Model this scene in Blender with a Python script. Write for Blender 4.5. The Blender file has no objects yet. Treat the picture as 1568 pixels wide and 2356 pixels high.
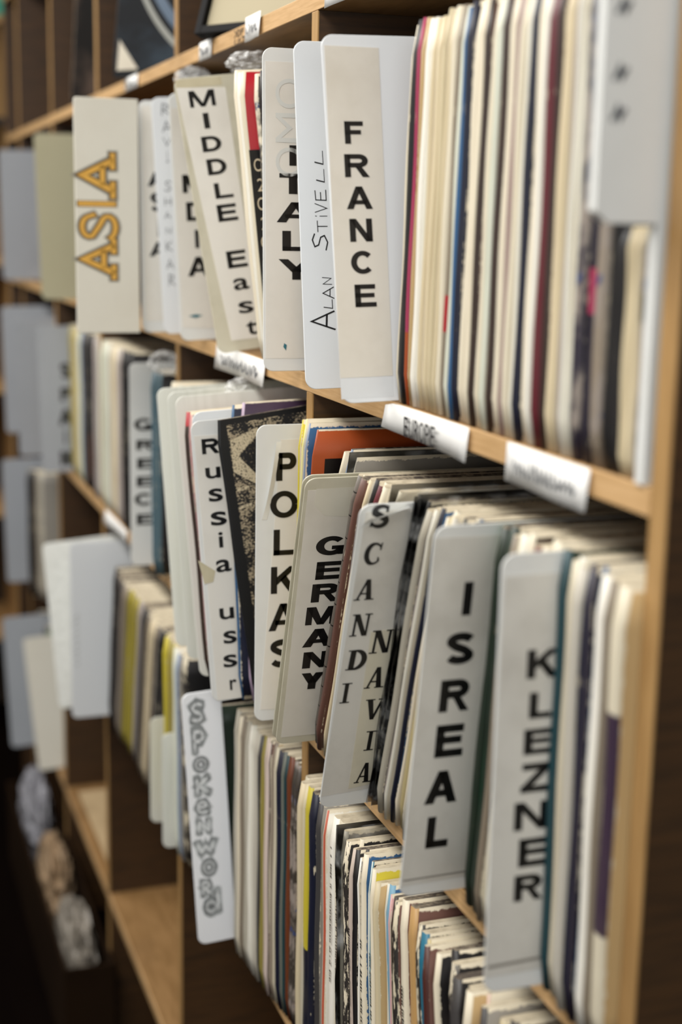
import bpy, bmesh, math, random
from mathutils import Vector, Matrix, Euler
random.seed(7)
S = bpy.context.scene
COL = S.collection

# ------------------------------------------------------------------ camera, world, light, exposure
cam_d = bpy.data.cameras.new('camera')
cam = bpy.data.objects.new('camera', cam_d); COL.objects.link(cam)
cam_d.lens = 50.0; cam_d.sensor_fit = 'VERTICAL'; cam_d.sensor_height = 36.0; cam_d.sensor_width = 24.0
cam_d.clip_start = 0.02; cam_d.clip_end = 60
right = Vector((0.32906811, 0.94412805, 0.01834148))
up = Vector((-0.19215837, 0.04793313, 0.98019262))
fwd = Vector((-0.92454818, 0.3260746, -0.19719538))
M = Matrix((right, up, -fwd)).transposed().to_4x4()
M.translation = Vector((0.0, -0.47, 1.70))
cam.matrix_world = M
cam_d.dof.use_dof = True
cam_d.dof.focus_distance = 1.42
cam_d.dof.aperture_fstop = 2.8
cam_d.dof.aperture_blades = 0
S.camera = cam

w = bpy.data.worlds.new('world'); S.world = w; w.use_nodes = True
w.node_tree.nodes['Background'].inputs[0].default_value = (0.75, 0.85, 1.0, 1)
w.node_tree.nodes['Background'].inputs[1].default_value = 0.03

def area(name, loc, target, sx, sy, power, color):
    d = bpy.data.lights.new(name, 'AREA'); d.shape = 'RECTANGLE'; d.size = sx; d.size_y = sy
    d.energy = power; d.color = color
    o = bpy.data.objects.new(name, d); COL.objects.link(o)
    o.location = loc
    o.rotation_euler = (Vector(target) - Vector(loc)).to_track_quat('-Z', 'Y').to_euler()
    return o
# long ceiling fitting above the aisle, and weaker fill added at two unseen windows
area('ceiling_light', (-1.7, -1.05, 2.90), (-1.7, -0.85, 0.0), 5.0, 0.7, 128, (1.0, 0.985, 0.95))
area('window_fill_aisle', (-0.9, -2.52, 1.95), (-1.2, 0.0, 1.75), 3.4, 1.3, 12, (1.0, 0.985, 0.96))
area('window_fill_end', (2.45, -1.1, 1.95), (-1.4, -0.1, 1.5), 1.7, 1.3, 34, (0.95, 0.98, 1.0))

S.view_settings.view_transform = 'Standard'
S.view_settings.look = 'None'
S.view_settings.gamma = 1.0
S.view_settings.use_curve_mapping = False
S.view_settings.exposure = 0.0
if hasattr(S, 'cycles'):
    S.cycles.max_bounces = 6
    S.cycles.transparent_max_bounces = 12

# ------------------------------------------------------------------ helpers
def lin(h):
    h = h.lstrip('#'); out = []
    for i in (0, 2, 4):
        c = int(h[i:i+2], 16) / 255
        out.append(c/12.92 if c <= 0.04045 else ((c+0.055)/1.055)**2.4)
    return (*out, 1.0)

MATS = {}
def new_mat(name):
    m = bpy.data.materials.new(name); m.use_nodes = True
    nt = m.node_tree; b = nt.nodes['Principled BSDF']
    return m, nt, b
def node(nt, t, **kw):
    n = nt.nodes.new(t)
    for k, v in kw.items():
        if k.startswith('i_'): n.inputs[k[2:].replace('_', ' ')].default_value = v
        else: setattr(n, k, v)
    return n
def ramp(nt, src, a, b):
    r = nt.nodes.new('ShaderNodeMapRange'); r.interpolation_type = 'SMOOTHSTEP'
    r.inputs[1].default_value = a; r.inputs[2].default_value = b
    nt.links.new(src, r.inputs[0]); return r.outputs[0]
def mix(nt, fac, a, b):
    m = nt.nodes.new('ShaderNodeMix'); m.data_type = 'RGBA'
    for sock, v in ((m.inputs[0], fac), (m.inputs[6], a), (m.inputs[7], b)):
        if isinstance(v, (tuple, list)): sock.default_value = v
        elif isinstance(v, (int, float)): sock.default_value = v
        else: nt.links.new(v, sock)
    return m.outputs[2]
def noise(nt, scale, detail=3, stretch=None, rough=0.55):
    tc = nt.nodes.new('ShaderNodeTexCoord'); src = tc.outputs['Object']
    if stretch:
        mp = nt.nodes.new('ShaderNodeMapping'); mp.inputs['Scale'].default_value = stretch
        nt.links.new(src, mp.inputs[0]); src = mp.outputs[0]
    n = nt.nodes.new('ShaderNodeTexNoise'); n.inputs['Scale'].default_value = scale
    n.inputs['Detail'].default_value = detail; n.inputs['Roughness'].default_value = rough
    nt.links.new(src, n.inputs['Vector']); return n.outputs['Fac']
def math_n(nt, op, a, b=None):
    n = nt.nodes.new('ShaderNodeMath'); n.operation = op
    for i, v in enumerate((a, b)):
        if v is None: continue
        if isinstance(v, (int, float)): n.inputs[i].default_value = v
        else: nt.links.new(v, n.inputs[i])
    return n.outputs[0]
def xyz(nt):
    tc = nt.nodes.new('ShaderNodeTexCoord'); s = nt.nodes.new('ShaderNodeSeparateXYZ')
    nt.links.new(tc.outputs['Object'], s.inputs[0]); return s.outputs

PAL = dict(cream='#dacfb8', white='#e2ddd0', tan_cream='#cdbd9c', tan='#b79a6c', pale_green='#cfd0bf', grey_cream='#b9b2a4',
  grey='#8f897f', grey_brown='#857868', mauve='#9d8580', mauve_grey='#a59a94', mauve_cream='#c9b7ac', grey_green='#6c6f66',
  black='#120f10', dark_grey='#3a3736', dark_brown='#33231b', brown='#68473e', maroon='#5a1620', maroon_brown='#431c14', red='#a31220',
  magenta='#a53056', pink='#c99b98', pink_cream='#d3b6a4', lilac='#b9a3bb', purple='#38263a', violet_black='#251f2e',
  navy='#0e1229', blue='#2b5780', light_blue='#6b94a8', blue_grey='#7f8ea6', teal='#173a40', teal_grey='#4d6570', teal_white='#c9d2cd',
  dark_green='#1f2e22', green='#0f5a3c', olive_cream='#c2b184', olive_yellow='#8f8240', yellow='#c9b834', yellow_cream='#d9d08d',
  orange='#a5481a', orange_brown='#a7702a', rust='#6a3418', cardboard='#b08a56', orange_line='#b9b3a4', torn_dark='#2c2724',
  blue_yellow='#2f6c80', picture_dark='#3a332c', printed='#d8cbb0')
WORD = dict(cream='cream', white='white', tan_cream='yellowed cream', tan='tan', pale_green='pale greenish', grey_cream='greyish cream', grey='grey',
  grey_brown='grey-brown', mauve='mauve', mauve_grey='mauve-grey', mauve_cream='pinkish cream', grey_green='grey-green', black='black',
  dark_grey='dark grey', dark_brown='dark brown', brown='brown', maroon='maroon', maroon_brown='reddish brown', red='red', magenta='magenta',
  pink='pink', pink_cream='pale pink', lilac='lilac', purple='purple', violet_black='blackish violet', navy='navy blue', blue='blue',
  light_blue='light blue', blue_grey='blue-grey', teal='dark teal', teal_grey='grey-teal', teal_white='white and teal', dark_green='dark green',
  green='green', olive_cream='olive-cream', olive_yellow='olive yellow', yellow='yellow', yellow_cream='pale yellow', orange='orange',
  orange_brown='ochre', rust='rust red', cardboard='brown cardboard', orange_line='orange-striped', torn_dark='torn dark', blue_yellow='blue and yellow',
  picture_dark='dark pictured', printed='printed cream')
PAPER = lin('#d9cdb4')

def spine_mat(c, c2=None, pat=None):
    key = ('spine', c, c2, pat)
    if key in MATS: return MATS[key]
    m, nt, b = new_mat('spine_%s' % c)
    base = lin(PAL[c])
    col = base
    light = sum(base[:3]) > 0.9
    if c2:                                   # lower half of the spine printed in a second colour
        z = xyz(nt)[2]
        zz = math_n(nt, 'ADD', z, 0.0)
        cut = {'orange': 0.065, 'red': 0.07, 'magenta': 0.10, 'black': 0.2, 'navy': 0.14, 'purple': 0.24, 'rust': 0.12, 'dark_brown': 0.26, 'blue': 0.06}.get(c2, 0.12)
        if c2 in ('purple',):
            f1 = ramp(nt, zz, cut-0.001, cut+0.001); f2 = ramp(nt, zz, 0.085, 0.087)
            f = math_n(nt, 'MULTIPLY', f2, math_n(nt, 'SUBTRACT', 1.0, f1))
        elif c2 in ('red', 'magenta', 'blue'):
            f1 = ramp(nt, zz, cut, cut+0.002); f2 = ramp(nt, zz, cut+0.03, cut+0.032)
            f = math_n(nt, 'MULTIPLY', f1, math_n(nt, 'SUBTRACT', 1.0, f2))
        else:
            if c2 == 'dark_brown2': cut = 0.312; c2 = 'dark_brown'
            f1 = ramp(nt, zz, cut-0.001, cut+0.001)
            f = math_n(nt, 'SUBTRACT', 1.0, f1)
        col = mix(nt, f, base, lin(PAL[c2]))
    if c == 'orange_line':
        x = xyz(nt)[0]
        col = mix(nt, ramp(nt, x, 0.0028, 0.0034), base, lin('#b4553c'))
    if c == 'teal_white':
        x = xyz(nt)[0]
        col = mix(nt, ramp(nt, x, 0.0030, 0.0034), base, lin('#2b6f86'))
    if c == 'blue_yellow':
        n = noise(nt, 60, 5, (1, 1, 0.6)); z = xyz(nt)[2]
        g = ramp(nt, math_n(nt, 'ADD', z, math_n(nt, 'MULTIPLY', math_n(nt, 'SUBTRACT', n, 0.5), 0.25)), 0.10, 0.25)
        col = mix(nt, g, lin('#b4a65a'), lin('#23708c'))
    if pat == 'picture':
        n = noise(nt, 26, 4, (1, 1, 0.8)); n2 = noise(nt, 70, 3)
        col = mix(nt, ramp(nt, n, 0.46, 0.56), col, lin('#8d8278') if not light else lin('#3c3836'))
        col = mix(nt, ramp(nt, n2, 0.62, 0.68), col, lin('#7a2c3c') if c2 else lin('#33436b'))
    if pat == 'ticks':
        z = xyz(nt)[2]
        s = math_n(nt, 'FRACT', math_n(nt, 'MULTIPLY', z, 38.0))
        col = mix(nt, ramp(nt, s, 0.93, 0.95), lin('#6a625a'), lin('#15110f'))
    # rubbed paper showing through, strongest at the two long edges of the spine
    n = noise(nt, 160, 4, (1, 1, 0.22), 0.65)
    amt = (0.67, 0.73) if not light else (0.78, 0.9)
    if c == 'torn_dark': amt = (0.5, 0.56)
    col = mix(nt, ramp(nt, n, *amt), col, PAPER if not light else lin('#8b7a60'))
    n3 = noise(nt, 14, 3, (1, 1, 0.5))
    col = mix(nt, math_n(nt, 'MULTIPLY', ramp(nt, n3, 0.45, 0.75), 0.35 if light else 0.12), col, lin('#8c7c66'))
    oi = nt.nodes.new('ShaderNodeObjectInfo')
    f = math_n(nt, 'ADD', math_n(nt, 'MULTIPLY', oi.outputs['Random'], 0.24), 0.82)
    cc = nt.nodes.new('ShaderNodeCombineColor'); nt.links.new(f, cc.inputs[0]); nt.links.new(f, cc.inputs[1]); nt.links.new(math_n(nt, 'POWER', f, 1.25), cc.inputs[2])
    mm = nt.nodes.new('ShaderNodeMix'); mm.data_type = 'RGBA'; mm.blend_type = 'MULTIPLY'; mm.inputs[0].default_value = 1.0
    nt.links.new(col, mm.inputs[6]); nt.links.new(cc.outputs[0], mm.inputs[7]); col = mm.outputs[2]
    nt.links.new(col, b.inputs['Base Color'])
    b.inputs['Roughness'].default_value = 0.5
    MATS[key] = m; return m

def cover_mat(c, H, W=0.315):
    key = ('cover', c)
    if key in MATS: return MATS[key]
    m, nt, b = new_mat('cover_%s' % c)
    base = lin(PAL[c])
    tcg = nt.nodes.new('ShaderNodeTexCoord'); sp_ = nt.nodes.new('ShaderNodeSeparateXYZ'); nt.links.new(tcg.outputs['Generated'], sp_.inputs[0])
    y, z = sp_.outputs[1], sp_.outputs[2]
    # distance to the nearest edge of the square cover, in metres
    d1 = math_n(nt, 'MULTIPLY', math_n(nt, 'MINIMUM', z, math_n(nt, 'SUBTRACT', 1.0, z)), 0.318)
    d2 = math_n(nt, 'MULTIPLY', math_n(nt, 'MINIMUM', y, math_n(nt, 'SUBTRACT', 1.0, y)), 0.315)
    d = math_n(nt, 'MINIMUM', d1, d2)
    n = noise(nt, 190, 5, None, 0.7); n2 = noise(nt, 20, 2)
    thr = math_n(nt, 'MULTIPLY', math_n(nt, 'MULTIPLY', n, n2), 0.004 if c in ('red', 'orange', 'purple', 'green', 'dark_green') else 0.016)
    f = ramp(nt, math_n(nt, 'SUBTRACT', thr, d), -0.0006, 0.0006)
    col = mix(nt, f, base, PAPER)
    n3 = noise(nt, 9, 4)
    col = mix(nt, math_n(nt, 'MULTIPLY', ramp(nt, n3, 0.45, 0.75), 0.18), col, lin('#6f6353'))
    nt.links.new(col, b.inputs['Base Color'])
    b.inputs['Roughness'].default_value = 0.42
    MATS[key] = m; return m

def simple(name, hexc, rough=0.5, var=0.0, vcol=None, scale=30, stretch=None, spec=0.5, bump=0.0):
    key = ('simple', name)
    if key in MATS: return MATS[key]
    m, nt, b = new_mat(name)
    b.inputs['Base Color'].default_value = lin(hexc)
    b.inputs['Roughness'].default_value = rough
    b.inputs['Specular IOR Level'].default_value = spec
    if var > 0 or bump > 0:
        n = noise(nt, scale, 5, stretch)
    if var > 0:
        col = mix(nt, math_n(nt, 'MULTIPLY', ramp(nt, n, 0.4, 0.7), var), lin(hexc), lin(vcol or '#5c5142'))
        nt.links.new(col, b.inputs['Base Color'])
    if bump > 0:
        bp = nt.nodes.new('ShaderNodeBump'); bp.inputs['Strength'].default_value = bump; bp.inputs['Distance'].default_value = 0.002
        nt.links.new(n, bp.inputs['Height']); nt.links.new(bp.outputs[0], b.inputs['Normal'])
    MATS[key] = m; return m

def clear_plastic():
    if 'clear' in MATS: return MATS['clear']
    m = bpy.data.materials.new('clear_plastic'); m.use_nodes = True; nt = m.node_tree
    for n in list(nt.nodes): nt.nodes.remove(n)
    out = nt.nodes.new('ShaderNodeOutputMaterial')
    tr = nt.nodes.new('ShaderNodeBsdfTransparent'); gl = nt.nodes.new('ShaderNodeBsdfGlossy'); df = nt.nodes.new('ShaderNodeBsdfDiffuse')
    tr.inputs[0].default_value = (0.95, 0.95, 0.94, 1); gl.inputs['Roughness'].default_value = 0.18
    df.inputs[0].default_value = (0.75, 0.75, 0.73, 1)
    fr = nt.nodes.new('ShaderNodeFresnel'); fr.inputs[0].default_value = 1.45
    a = nt.nodes.new('ShaderNodeMixShader'); bb = nt.nodes.new('ShaderNodeMixShader')
    nt.links.new(fr.outputs[0], a.inputs[0]); nt.links.new(tr.outputs[0], a.inputs[1]); nt.links.new(gl.outputs[0], a.inputs[2])
    n = noise(nt, 40, 3)
    nt.links.new(math_n(nt, 'MULTIPLY', ramp(nt, n, 0.45, 0.8), 0.3), bb.inputs[0])
    nt.links.new(a.outputs[0], bb.inputs[1]); nt.links.new(df.outputs[0], bb.inputs[2])
    nt.links.new(bb.outputs[0], out.inputs[0])
    MATS['clear'] = m; return m

def milky():
    if 'milky' in MATS: return MATS['milky']
    m = bpy.data.materials.new('milky_plastic'); m.use_nodes = True; nt = m.node_tree
    for n in list(nt.nodes): nt.nodes.remove(n)
    out = nt.nodes.new('ShaderNodeOutputMaterial'); tr = nt.nodes.new('ShaderNodeBsdfTransparent'); pb = nt.nodes.new('ShaderNodeBsdfPrincipled')
    pb.inputs['Base Color'].default_value = (0.86, 0.85, 0.83, 1); pb.inputs['Roughness'].default_value = 0.2
    mx = nt.nodes.new('ShaderNodeMixShader'); n = noise(nt, 60, 4)
    nt.links.new(math_n(nt, 'MULTIPLY', ramp(nt, n, 0.3, 0.75), 0.55), mx.inputs[0])
    nt.links.new(tr.outputs[0], mx.inputs[1]); nt.links.new(pb.outputs[0], mx.inputs[2]); nt.links.new(mx.outputs[0], out.inputs[0])
    MATS['milky'] = m; return m
paper_edge = simple('paper_edge', '#c9bca2', 0.7, 0.5, '#75654e', 60)
dark_edge = simple('dark_paper_edge', '#4a4038', 0.7, 0.6, '#b8a98e', 140)
ink = simple('black_ink', '#0b0a0b', 0.35)
grey_ink = simple('grey_marker_ink', '#4d5055', 0.5)
small_print = simple('small_print_ink', '#2b2724', 0.5)

def mesh_obj(name, verts, faces, mats, fmat=None, parent=None, smooth=False):
    me = bpy.data.meshes.new(name); me.from_pydata(verts, [], faces)
    if not isinstance(mats, (list, tuple)): mats = [mats]
    for m in mats: me.materials.append(m)
    if fmat:
        for p, i in zip(me.polygons, fmat): p.material_index = i
    if smooth:
        for p in me.polygons: p.use_smooth = True
    me.update()
    o = bpy.data.objects.new(name, me); COL.objects.link(o)
    if parent: o.parent = parent
    return o
def bm_obj(name, bm, mats, parent=None, smooth=False):
    me = bpy.data.meshes.new(name); bm.normal_update(); bm.to_mesh(me); bm.free()
    if not isinstance(mats, (list, tuple)): mats = [mats]
    for m in mats: me.materials.append(m)
    if smooth:
        for p in me.polygons: p.use_smooth = True
    o = bpy.data.objects.new(name, me); COL.objects.link(o)
    if parent: o.parent = parent
    return o
def tag(o, label, cat, group=None):
    o['label'] = label; o['category'] = cat
    if group: o['group'] = group
    return o
def add_box(bm, x0, x1, y0, y1, z0, z1, mi=0, bevel=0.0):
    r = bmesh.ops.create_cube(bm, size=1.0)
    vs = r['verts']
    for v in vs:
        v.co = Vector(((x0+x1)/2 + v.co.x*(x1-x0), (y0+y1)/2 + v.co.y*(y1-y0), (z0+z1)/2 + v.co.z*(z1-z0)))
    fs = set(f for v in vs for f in v.link_faces)
    for f in fs: f.material_index = mi
    if bevel > 0:
        es = list(set(e for f in fs for e in f.edges))
        bmesh.ops.bevel(bm, geom=es, offset=bevel, segments=2, affect='EDGES', profile=0.5)
def box_obj(name, x0, x1, y0, y1, z0, z1, mats, parent=None, bevel=0.0):
    bm = bmesh.new(); add_box(bm, x0, x1, y0, y1, z0, z1, 0, bevel)
    return bm_obj(name, bm, mats, parent)

# ------------------------------------------------------------------ lettering
FONT_CACHE = {}
def glyph(ch, bold=0.018):
    key = (ch, bold)
    if key in FONT_CACHE: return FONT_CACHE[key]
    cu = bpy.data.curves.new('glyph', 'FONT'); cu.body = ch; cu.size = 1.0; cu.offset = bold; cu.resolution_u = 8
    o = bpy.data.objects.new('glyph', cu); COL.objects.link(o)
    dg = bpy.context.evaluated_depsgraph_get(); dg.update()
    me = bpy.data.meshes.new_from_object(o.evaluated_get(dg))
    vs = [(v.co.x, v.co.y) for v in me.vertices]; fs = [tuple(p.vertices) for p in me.polygons]
    x0 = min(v[0] for v in vs); x1 = max(v[0] for v in vs); y0 = min(v[1] for v in vs); y1 = max(v[1] for v in vs)
    vs = [((a-x0)/(x1-x0), (b-y0)/(y1-y0)) for a, b in vs]
    bpy.data.objects.remove(o); bpy.data.curves.remove(cu); bpy.data.meshes.remove(me)
    FONT_CACHE[key] = (vs, fs); return vs, fs

def ribbon(pts, width, cap=True):
    """flat stroke along a polyline with mitred joints; width may be a list"""
    n = len(pts); P = [Vector((p[0], p[1])) for p in pts]
    ws = width if isinstance(width, (list, tuple)) else [width]*n
    vs = []; fs = []
    for i in range(n):
        a = P[max(0, i-1)]; b = P[min(n-1, i+1)]
        d1 = (P[i]-a) if i > 0 else (b-P[i]); d2 = (b-P[i]) if i < n-1 else (P[i]-a)
        d1 = d1.normalized() if d1.length > 1e-9 else Vector((1, 0)); d2 = d2.normalized() if d2.length > 1e-9 else d1
        t = (d1+d2); t = t.normalized() if t.length > 1e-6 else d1
        nrm = Vector((-t.y, t.x)); c = max(0.45, nrm.dot(Vector((-d1.y, d1.x))))
        off = nrm*(ws[i]/2/c)
        q = P[i].copy()
        if cap and i == 0: q -= d2*ws[i]*0.35
        if cap and i == n-1: q += d1*ws[i]*0.35
        vs += [tuple(q+off), tuple(q-off)]
    for i in range(n-1): fs.append((2*i, 2*i+1, 2*i+3, 2*i+2))
    return vs, fs
def arc(cx, cy, rx, ry, a0, a1, n=14):
    return [(cx+rx*math.cos(math.radians(a0+(a1-a0)*i/n)), cy+ry*math.sin(math.radians(a0+(a1-a0)*i/n))) for i in range(n+1)]
def merge(parts):
    V = []; F = []
    for vs, fs in parts:
        k = len(V); V += list(vs); F += [tuple(i+k for i in f) for f in fs]
    return V, F
def rect(x0, y0, x1, y1): return [(x0, y0), (x1, y0), (x1, y1), (x0, y1)], [(0, 1, 2, 3)]
def quad(*p): return list(p), [(0, 1, 2, 3)]

def sans(ch, sw=0.25, sh=0.19):
    """bold grotesque capitals in a unit box: stems sw wide, bars sh thick"""
    def wd(a): return math.hypot(sw*math.cos(a), sh*math.sin(a))
    def bow(a0, a1, cx=.5, cy=.5, rx=.5, ry=.5, n=26):
        P = []; Wd = []
        for i in range(n+1):
            a = math.radians(a0+(a1-a0)*i/n)
            P.append((cx+(rx-sw/2)*math.cos(a), cy+(ry-sh/2)*math.sin(a))); Wd.append(wd(a))
        return ribbon(P, Wd, False)
    def bowl(y0, y1, xm, xr):
        cy = (y0+y1)/2; ry = (y1-y0)/2-sh/2; n = 14
        P = [(sw*.5, y1-sh/2), (xm, y1-sh/2)]; Wd = [sh, sh]
        for i in range(1, n):
            a = math.pi/2-math.pi*i/n
            P.append((xm+(xr-sw/2-xm)*math.cos(a), cy+ry*math.sin(a))); Wd.append(wd(a))
        P += [(xm, y0+sh/2), (sw*.5, y0+sh/2)]; Wd += [sh, sh]
        return ribbon(P, Wd, False)
    d = sw*1.12
    if ch == 'I': p = [rect(0, 0, 1, 1)]
    elif ch == 'F': p = [rect(0, 0, sw, 1), rect(0, 1-sh, 1, 1), rect(0, .42, .88, .42+sh*.95)]
    elif ch == 'E': p = [rect(0, 0, sw, 1), rect(0, 1-sh, .97, 1), rect(0, .42, .92, .42+sh*.95), rect(0, 0, 1, sh)]
    elif ch == 'L': p = [rect(0, 0, sw, 1), rect(0, 0, 1, sh)]
    elif ch == 'T': p = [rect(.5-sw/2, 0, .5+sw/2, 1), rect(0, 1-sh, 1, 1)]
    elif ch == 'A': p = [quad((0, 0), (d, 0), (.5+sw*.5, 1), (.5-sw*.55, 1)), quad((1-d, 0), (1, 0), (.5+sw*.55, 1), (.5-sw*.5, 1)), rect(.22, .21, .78, .21+sh*.9)]
    elif ch == 'V': p = [quad((.5-sw*.55, 0), (.5+sw*.5, 0), (d, 1), (0, 1)), quad((.5-sw*.5, 0), (.5+sw*.55, 0), (1, 1), (1-d, 1))]
    elif ch == 'N': p = [rect(0, 0, sw, 1), rect(1-sw, 0, 1, 1), quad((0, 1), (d, 1), (1, 0), (1-d, 0))]
    elif ch == 'M': p = [rect(0, 0, sw*.8, 1), rect(1-sw*.8, 0, 1, 1), quad((0, 1), (sw*1.15, 1), (.5+sw*.42, 0), (.5-sw*.42, 0)), quad((1-sw*1.15, 1), (1, 1), (.5+sw*.42, 0), (.5-sw*.42, 0))]
    elif ch == 'Y': p = [rect(.5-sw/2, 0, .5+sw/2, .5), quad((.5-sw/2, .36), (.5+sw/2, .46), (d, 1), (0, 1)), quad((.5-sw/2, .46), (.5+sw/2, .36), (1, 1), (1-d, 1))]
    elif ch == 'Z': p = [rect(.04, 1-sh, .97, 1), rect(0, 0, 1, sh), quad((0, sh*.8), (.34, sh*.8), (.97, 1-sh*.8), (.63, 1-sh*.8))]
    elif ch == 'K': p = [rect(0, 0, sw, 1), quad((sw*.9, .30), (sw*.9, .60), (.68, 1), (.99, 1)), quad((.34, .50), (.53, .70), (1.0, 0), (.70, 0))]
    elif ch == 'P': p = [rect(0, 0, sw, 1), bowl(.40, 1, .58, 1.0)]
    elif ch == 'R': p = [rect(0, 0, sw, 1), bowl(.42, 1, .58, .95), quad((.42, .46), (.68, .46), (1.0, 0), (.71, 0))]
    elif ch == 'D': p = [rect(0, 0, sw, 1), bowl(0, 1, .46, 1.0)]
    elif ch == 'O': p = [bow(0, 360, n=40)]
    elif ch == 'C': p = [bow(42, 318)]
    elif ch == 'G': p = [bow(42, 342), rect(1-sw, .04, 1, .5), rect(.52, .5-sh*.85, 1, .5)]
    elif ch == 'S':
        P = arc(.5, .735, .5-sw/2, .265-sh/2, 15, 205, 13)+[(.34, .565), (.66, .44)]+arc(.5, .265, .5-sw/2, .265-sh/2, 35, -165, 13)
        n = len(P); Wd = []
        for i in range(n):
            a = P[max(0, i-1)]; b = P[min(n-1, i+1)]; t = math.atan2(b[1]-a[1], b[0]-a[0]); Wd.append(math.hypot(sw*math.sin(t)*.92, sh*math.cos(t)*1.1))
        p = [ribbon(P, Wd, False)]
    else: return glyph(ch, 0.016)
    return merge(p)

def serif(ch):
    """heavy italic letters with bracketed feet in a unit box"""
    T, t, s = 0.25, 0.10, 0.055
    if ch == 'I':
        parts = [rect(.35, 0, .68, 1), rect(.1, 0, .93, s), rect(.1, 1-s, .93, 1)]
    elif ch == 'A':
        parts = [quad((.08, 0), (.19, 0), (.60, 1), (.48, 1)), quad((.60, 0), (.88, 0), (.68, 1), (.46, 1)), rect(.25, .28, .72, .35),
                 rect(-.02, 0, .30, s), rect(.52, 0, 1.0, s)]
    elif ch == 'N':
        parts = [rect(.13, 0, .24, 1), quad((.62, 0), (.86, 0), (.36, 1), (.08, 1)), rect(.76, 0, .87, 1), rect(0, 0, .36, s), rect(0, 1-s, .3, 1), rect(.62, 1-s, 1.0, 1)]
    elif ch == 'V':
        parts = [quad((.36, 0), (.56, 0), (.34, 1), (.06, 1)), quad((.40, 0), (.54, 0), (.90, 1), (.78, 1)), rect(-.02, 1-s, .46, 1), rect(.62, 1-s, 1.02, 1)]
    elif ch == 'D':
        pts = [(.22, 1-.04)] + arc(.38, .5, .45, .46, 88, -88, 18) + [(.22, .04)]
        ws = [.09]+[.09 + .17*max(0, math.cos(math.radians(88-176*i/18)))**1.0 for i in range(19)]+[.09]
        parts = [rect(.14, 0, .40, 1), ribbon(pts, ws, False), rect(.02, 0, .42, s), rect(.02, 1-s, .42, 1)]
    elif ch == 'C':
        pts = arc(.56, .5, .43, .455, 38, 322, 24)
        ws = [.10 + .19*max(0, -math.cos(math.radians(38+284*i/24))) for i in range(25)]
        parts = [ribbon(pts, ws, False), quad((.84, .66), (.93, .66), (.97, 1.0), (.88, .98)), quad((.78, .2), (.88, .17), (.9, .3), (.8, .36))]
    else:  # S
        pts = arc(.52, .74, .30, .22, 20, 200, 12) + [(.40, .58), (.60, .46)] + arc(.50, .26, .32, .22, 40, -160, 12)
        n = len(pts); ws = [.10 + .17*math.sin(math.pi*i/(n-1)) for i in range(n)]
        parts = [ribbon(pts, ws, False), rect(.74, .68, .84, .97), rect(.12, .03, .22, .34)]
    V, F = merge(parts)
    V = [(x + .06*(y-.5), y) for x, y in V]
    x0 = min(v[0] for v in V); x1 = max(v[0] for v in V)
    return [((x-x0)/(x1-x0), y) for x, y in V], F

BUB = {'S': [[(.78, .74), (.5, .82), (.24, .7), (.36, .54), (.68, .44), (.76, .28), (.5, .18), (.22, .26)]], 'p': [[(.26, .2), (.26, .8), (.6, .8), (.74, .64), (.58, .48), (.28, .48)]],
  'o': [arc(.5, .5, .28, .3, 0, 360, 14)], 'k': [[(.24, .2), (.24, .8)], [(.76, .8), (.3, .5), (.78, .2)]], 'e': [[(.26, .5), (.72, .56), (.6, .78), (.34, .74), (.22, .5), (.36, .24), (.74, .24)]],
  'n': [[(.24, .2), (.24, .8), (.74, .2), (.76, .8)]], 'w': [[(.18, .8), (.32, .22), (.5, .62), (.68, .22), (.84, .8)]], 'r': [[(.26, .2), (.26, .78), (.64, .74), (.7, .58), (.32, .5), (.74, .2)]],
  'd': [arc(.42, .34, .24, .18, 0, 360, 10), [(.76, .2), (.76, .84)]]}
HAND = {
 'A': [[(0, 0), (.45, 1), (.95, .02)], [(.18, .36), (.8, .33)]], 'L': [[(.25, 1), (.12, .05), (.95, .08)]],
 'N': [[(.1, 0), (.15, .95), (.8, .05), (.9, 1)]], 'S': [[(.95, .85), (.6, 1), (.2, .85), (.3, .6), (.75, .45), (.85, .2), (.45, 0), (0, .12)]],
 'T': [[(0, .95), (1, .98)], [(.5, .95), (.5, 0)]], 'i': [[(.5, .6), (.5, 0)], [(.5, .92), (.53, .99)]],
 'V': [[(0, 1), (.45, 0), (1, 1)]], 'E': [[(.9, 1), (.12, .95), (.08, .03), (.95, .05)], [(.1, .5), (.75, .52)]],
 'R': [[(.1, 0), (.2, 1), (.8, .85), (.7, .55), (.2, .5), (.95, 0)]], 'I': [[(.5, 0), (.5, 1)], [(.2, .02), (.8, .02)]],
 'H': [[(.1, 0), (.15, 1)], [(.85, 0), (.9, 1)], [(.1, .5), (.9, .52)]], 'K': [[(.12, 0), (.12, 1)], [(.9, 1), (.15, .45), (.95, 0)]] }
SLAB = {'A': ([[(.14, .06), (.5, .93), (.86, .06)], [(.3, .34), (.7, .34)], [(0, .04), (.3, .04)], [(.7, .04), (1, .04)]], .17),
        'I': ([[(.5, .05), (.5, .95)]], .5),
        'S': ([[(.95, .62)] + arc(.52, .74, .36, .2, 20, 200, 8) + [(.4, .56), (.64, .44)] + arc(.5, .25, .4, .2, 40, -165, 8)], .15)}

def letters_obj(name, parts, x_off, mat, parent, rot=False):
    """parts: list of (verts2d, faces, (s0,s1,t0,t1)); laid on the +X face of the parent"""
    V = []; F = []
    for vs, fs, (s0, s1, t0, t1) in parts:
        k = len(V)
        for a, b in vs:
            if rot: V.append((x_off, s1 + (s0-s1)*b, t0 + (t1-t0)*a))
            else: V.append((x_off, s0 + (s1-s0)*a, t0 + (t1-t0)*b))
        for f in fs: F.append(tuple(i+k for i in f))
    return mesh_obj(name, V, F, mat, None, parent)

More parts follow.
